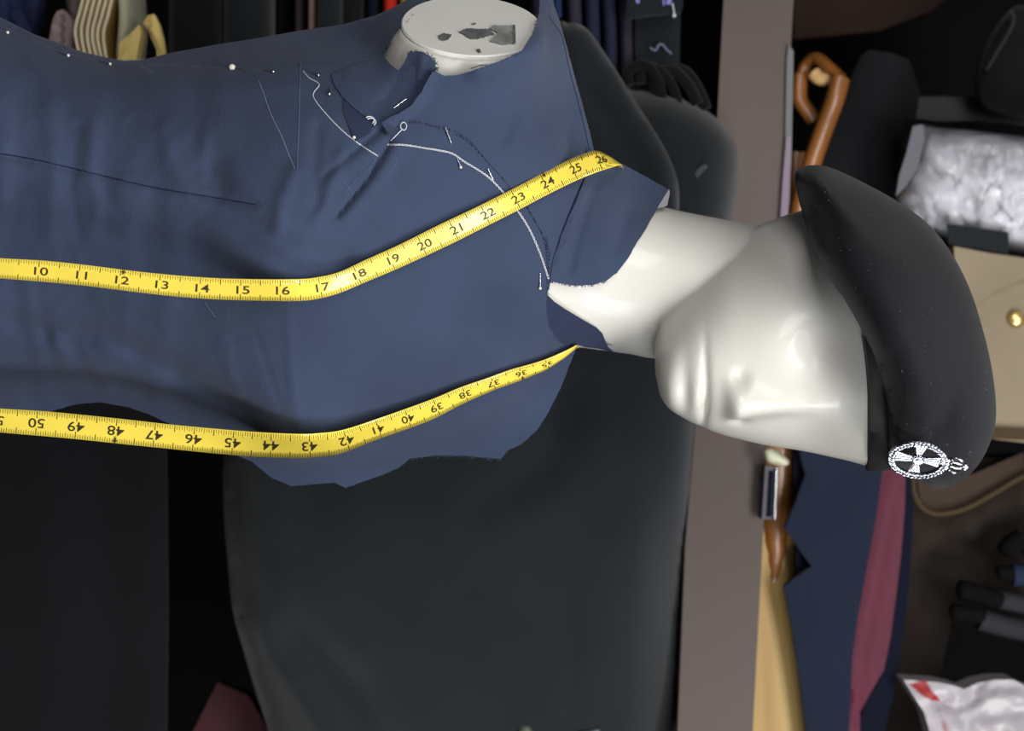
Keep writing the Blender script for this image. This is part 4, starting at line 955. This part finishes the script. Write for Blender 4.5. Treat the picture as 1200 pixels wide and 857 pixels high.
wr = inflate('clear_wrapper', [(1063, 140), (1100, 142), (1150, 142), (1200, 148), (1270, 160), (1310, 240), (1270, 320), (1200, 304), (1150, 294), (1104, 282), (1064, 268), (1044, 236), (1054, 196), (1058, 160)], .53, .056, M['film'], sh, 6, 'clear plastic wrapper', 3,
        bumps=lambda u, v: .006 * fnoise(u, v, 24, 5) + .005 * fnoise(u, v, 11, 6) + ridge(u, v, [([(1150, 165), (1128, 210), (1140, 240)], 3, 4), ([(1090, 215), (1140, 240), (1165, 270)], 3, 4)]))
wr.data.polygons.foreach_set('use_smooth', [False] * len(wr.data.polygons))
bj = root('beige_jacket', 'beige uniform jacket with a brass button at the right edge', 'jacket', P(1180, 400, .5))
pane('jacket_front', [(1118, 288), (1160, 296), (1200, 302), (1300, 318), (1300, 530), (1165, 515), (1130, 470), (1100, 380), (1110, 320)], .50, .03, M['beige'], bj, None, 14, segs=[([(1140, 360), (1200, 322), (1290, 300)], 7, -5), ([(1130, 340), (1200, 306)], 14, 6)])
pane('lapel', [(1118, 289), (1160, 297), (1300, 318), (1300, 330), (1200, 326), (1165, 342), (1140, 360), (1120, 340)], .488, .006, M['beige'], bj, 'turned lapel edge', 12)
bt = P(1192, 374, .495)
bm = bmesh.new(); V = []; F = []
for (r, d) in ((.0078, .004), (.0078, .0), (.0070, -.0015), (.0058, -.0006), (.0050, -.0010), (.002, -.0016)):
    for k in range(32): t = 2 * math.pi * k / 32; V.append(bt + Vector((r * math.cos(t), d, r * math.sin(t))))
for i in range(5):
    for k in range(32): F.append((i * 32 + k, i * 32 + (k + 1) % 32, (i + 1) * 32 + (k + 1) % 32, (i + 1) * 32 + k))
F.append(tuple(160 + k for k in range(32))); mesh('button', V, F, M['brass'], bj, 'round brass button', True, 30)
pane('jacket_hem', [(1160, 500), (1200, 502), (1300, 508), (1300, 522), (1200, 516), (1158, 514)], .495, .006, M['tan'], bj, 'lighter hem edge', 12)
bw = root('brown_garment', 'dark brown folded garment under the beret with a tan rim curling round', 'garment', P(1150, 650, .55))
pane('brown_body', [(1062, 530), (1120, 540), (1300, 525), (1300, 660), (1200, 700), (1150, 712), (1115, 730), (1104, 780), (1094, 900), (1030, 900), (1048, 760), (1056, 640)], .58, .04, M['brown'], bw, None, 16, segs=[([(1060, 665), (1120, 645), (1200, 610)], 12, -16), ([(1060, 640), (1120, 622), (1200, 590)], 14, 12), ([(1100, 560), (1160, 550)], 18, -10), ([(1075, 720), (1080, 830)], 20, 8)], nz=.006)
tube([P(a, b, .555) for a, b in spline([(1072, 540), (1070, 570), (1078, 592), (1095, 602), (1118, 600), (1140, 592), (1170, 575), (1200, 558), (1240, 545)], 6)], .0028, M['tan'], 'tan_rim', bw, 10, 'lighter tan rolled rim')
pane('rim_inside', [(1072, 545), (1100, 560), (1140, 556), (1200, 530), (1200, 556), (1170, 573), (1140, 590), (1110, 598), (1092, 598), (1078, 588)], .562, .01, mat('umber_lining', (58, 44, 34), .9), bw, 'umber cloth inside the rim', 10)
gg = 'dark rolled items with black ends'
def rolled(name, blk, body_, r0, r1, m2, label, Y):
    t = root(name, label, 'clothing', P(*body_[0], Y), gg)
    bl = spline(blk, 6); k = len(bl)
    tube([P(a, b, Y) for a, b in bl], r0, M['black'], 'black_end', t, 12, None, [r0 * math.sin(math.pi / 2 * min(1, (i + .6) / 5)) for i in range(k)])
    tube([P(a, b, Y + .002) for a, b in spline(body_, 6)], r1, M[m2], 'cloth_roll', t, 12, 'lighter cloth body')
rolled('rolled_glove', [(1120, 691), (1130, 692), (1145, 696), (1162, 702), (1172, 706)], [(1165, 702), (1185, 706), (1230, 716)], .0100, .0095, 'greycloth', 'upper of two dark rolls with black ends, grey cloth behind', .53)
rolled('rolled_glove', [(1112, 718), (1122, 718), (1138, 720), (1152, 724)], [(1148, 726), (1180, 735), (1230, 745)], .0085, .0105, 'greycloth', 'lowest dark roll with the longest grey cloth end', .52)
rolled('rolled_glove', [(1167, 672), (1174, 671), (1184, 673), (1190, 674)], [(1186, 674), (1205, 674), (1230, 676)], .0075, .0110, 'bluecloth', 'short dark roll with slate blue cloth showing', .53)
rolled('rolled_glove', [(1178, 652), (1182, 644), (1188, 638), (1198, 632)], [(1196, 640), (1210, 636), (1240, 634)], .0110, .0110, 'bluecloth', 'topmost dark roll with a bulging black end', .54)
pb = root('plastic_parcel', 'crumpled white plastic parcel with a red stripe in the lower right corner', 'parcel', P(1140, 840, .48))
pp = [(1059, 797), (1072, 798), (1100, 800), (1118, 804), (1130, 808), (1145, 801), (1165, 797), (1188, 797), (1205, 806), (1300, 830), (1300, 960), (1110, 960), (1096, 880), (1083, 835), (1070, 815)]
pseg = [([(1100, 820), (1120, 830), (1160, 812)], 5, -5), ([(1118, 828), (1140, 880)], 3, -3), ([(1135, 812), (1150, 803)], 6, -4), ([(1160, 840), (1200, 832)], 7, -3), ([(1125, 850), (1145, 900)], 6, 3), ([(1155, 815), (1200, 820)], 8, 4)]
pd = lambda u, v: .475 - ridge(u, v, pseg) - .003 * fnoise(u, v, 22, 9) - .0008 * np.clip(v - 800, 0, 60) * .3
sheet('bag', pp, pd, .03, M['plasticbag'], pb, 5)
sheet('red_stripe', [(1066, 802.5), (1078, 799), (1085, 798), (1091, 809), (1103, 822), (1092, 821), (1082, 816)], lambda u, v: pd(u, v) - .0012, .001, M['redprint'], pb, 4, 'red printed stripe')
def bag_text(txt, u0, v0, ang, size, m):
    vs, fs = glyph(txt, size); ca, sa = math.cos(ang), math.sin(ang)
    uu = np.array([u0 + a * ca + b * sa for a, b in vs]); vv = np.array([v0 + a * sa - b * ca for a, b in vs]); dd = pd(uu, vv) - .0014
    mesh('printed_code', [P(a, b, c) for a, b, c in zip(uu, vv, dd)], fs, M[m], pb, None, False)
bag_text('L', 1101, 833, math.radians(75), 6, 'greyprint'); bag_text('-', 1103, 840, math.radians(75), 7, 'greyprint'); bag_text('1880', 1108, 853, math.radians(75), 8, 'pinkprint')
# navy jacket with burgundy lining, golden board behind
gb = pane('golden_board', [(893, 500), (960, 500), (980, 900), (975, 990), (882, 990), (882, 860)], .53, .02, M['golden'], None, None, 20, tiltv=-.00004); tag(gb, 'golden varnished wooden board between the taupe board and navy lapel', 'board')
nj = root('navy_jacket', 'navy jacket with a notched lapel and burgundy satin lining', 'jacket', P(970, 700, .48))
pane('lapel_front', [(936, 520), (1040, 520), (1033, 560), (1028, 600), (1017, 660), (1006, 720), (999, 770), (995, 860), (990, 985), (958, 985), (945, 857), (938, 800), (929, 740), (919, 688), (934, 676), (951.5, 664), (938, 645), (919.5, 619), (932, 590), (944, 556)], .485, .008, M['navyjacket'], nj, 'navy lapel with a triangular notch', 10, segs=[([(945, 556), (915, 620)], 3, -1)])
pane('undercollar', [(930, 520), (950, 540), (956, 660), (948, 690), (932, 690), (933, 640), (931, 600)], .50, .01, M['navyunder'], nj, 'blue-black undercollar seen in the notch', 12)
pane('satin_lining', [(1034, 530), (1062, 540), (1060, 600), (1056, 650), (1050, 700), (1044, 745), (1036, 785), (1020, 812), (1008, 835), (1006, 985), (990, 985), (994, 860), (998, 770), (1005, 720), (1015, 660), (1026, 600)], .492, .008, M['burgundy'], nj, 'burgundy satin lining', 7, segs=[([(1048, 560), (1032, 640), (1012, 740), (1000, 830)], 14, 3), ([(1054, 600), (1040, 700), (1018, 790)], 11, -1.5), ([(1001, 815), (1006, 825), (1001, 835), (1006, 848)], 3, 3)])
pane('outer_edge', [(1056, 530), (1068, 540), (1070, 600), (1066, 680), (1058, 750), (1048, 810), (1036, 860), (1020, 985), (995, 985), (1005, 850), (1030, 780), (1045, 700)], .505, .01, M['navyunder'], nj, 'dark outer front edge', 12)
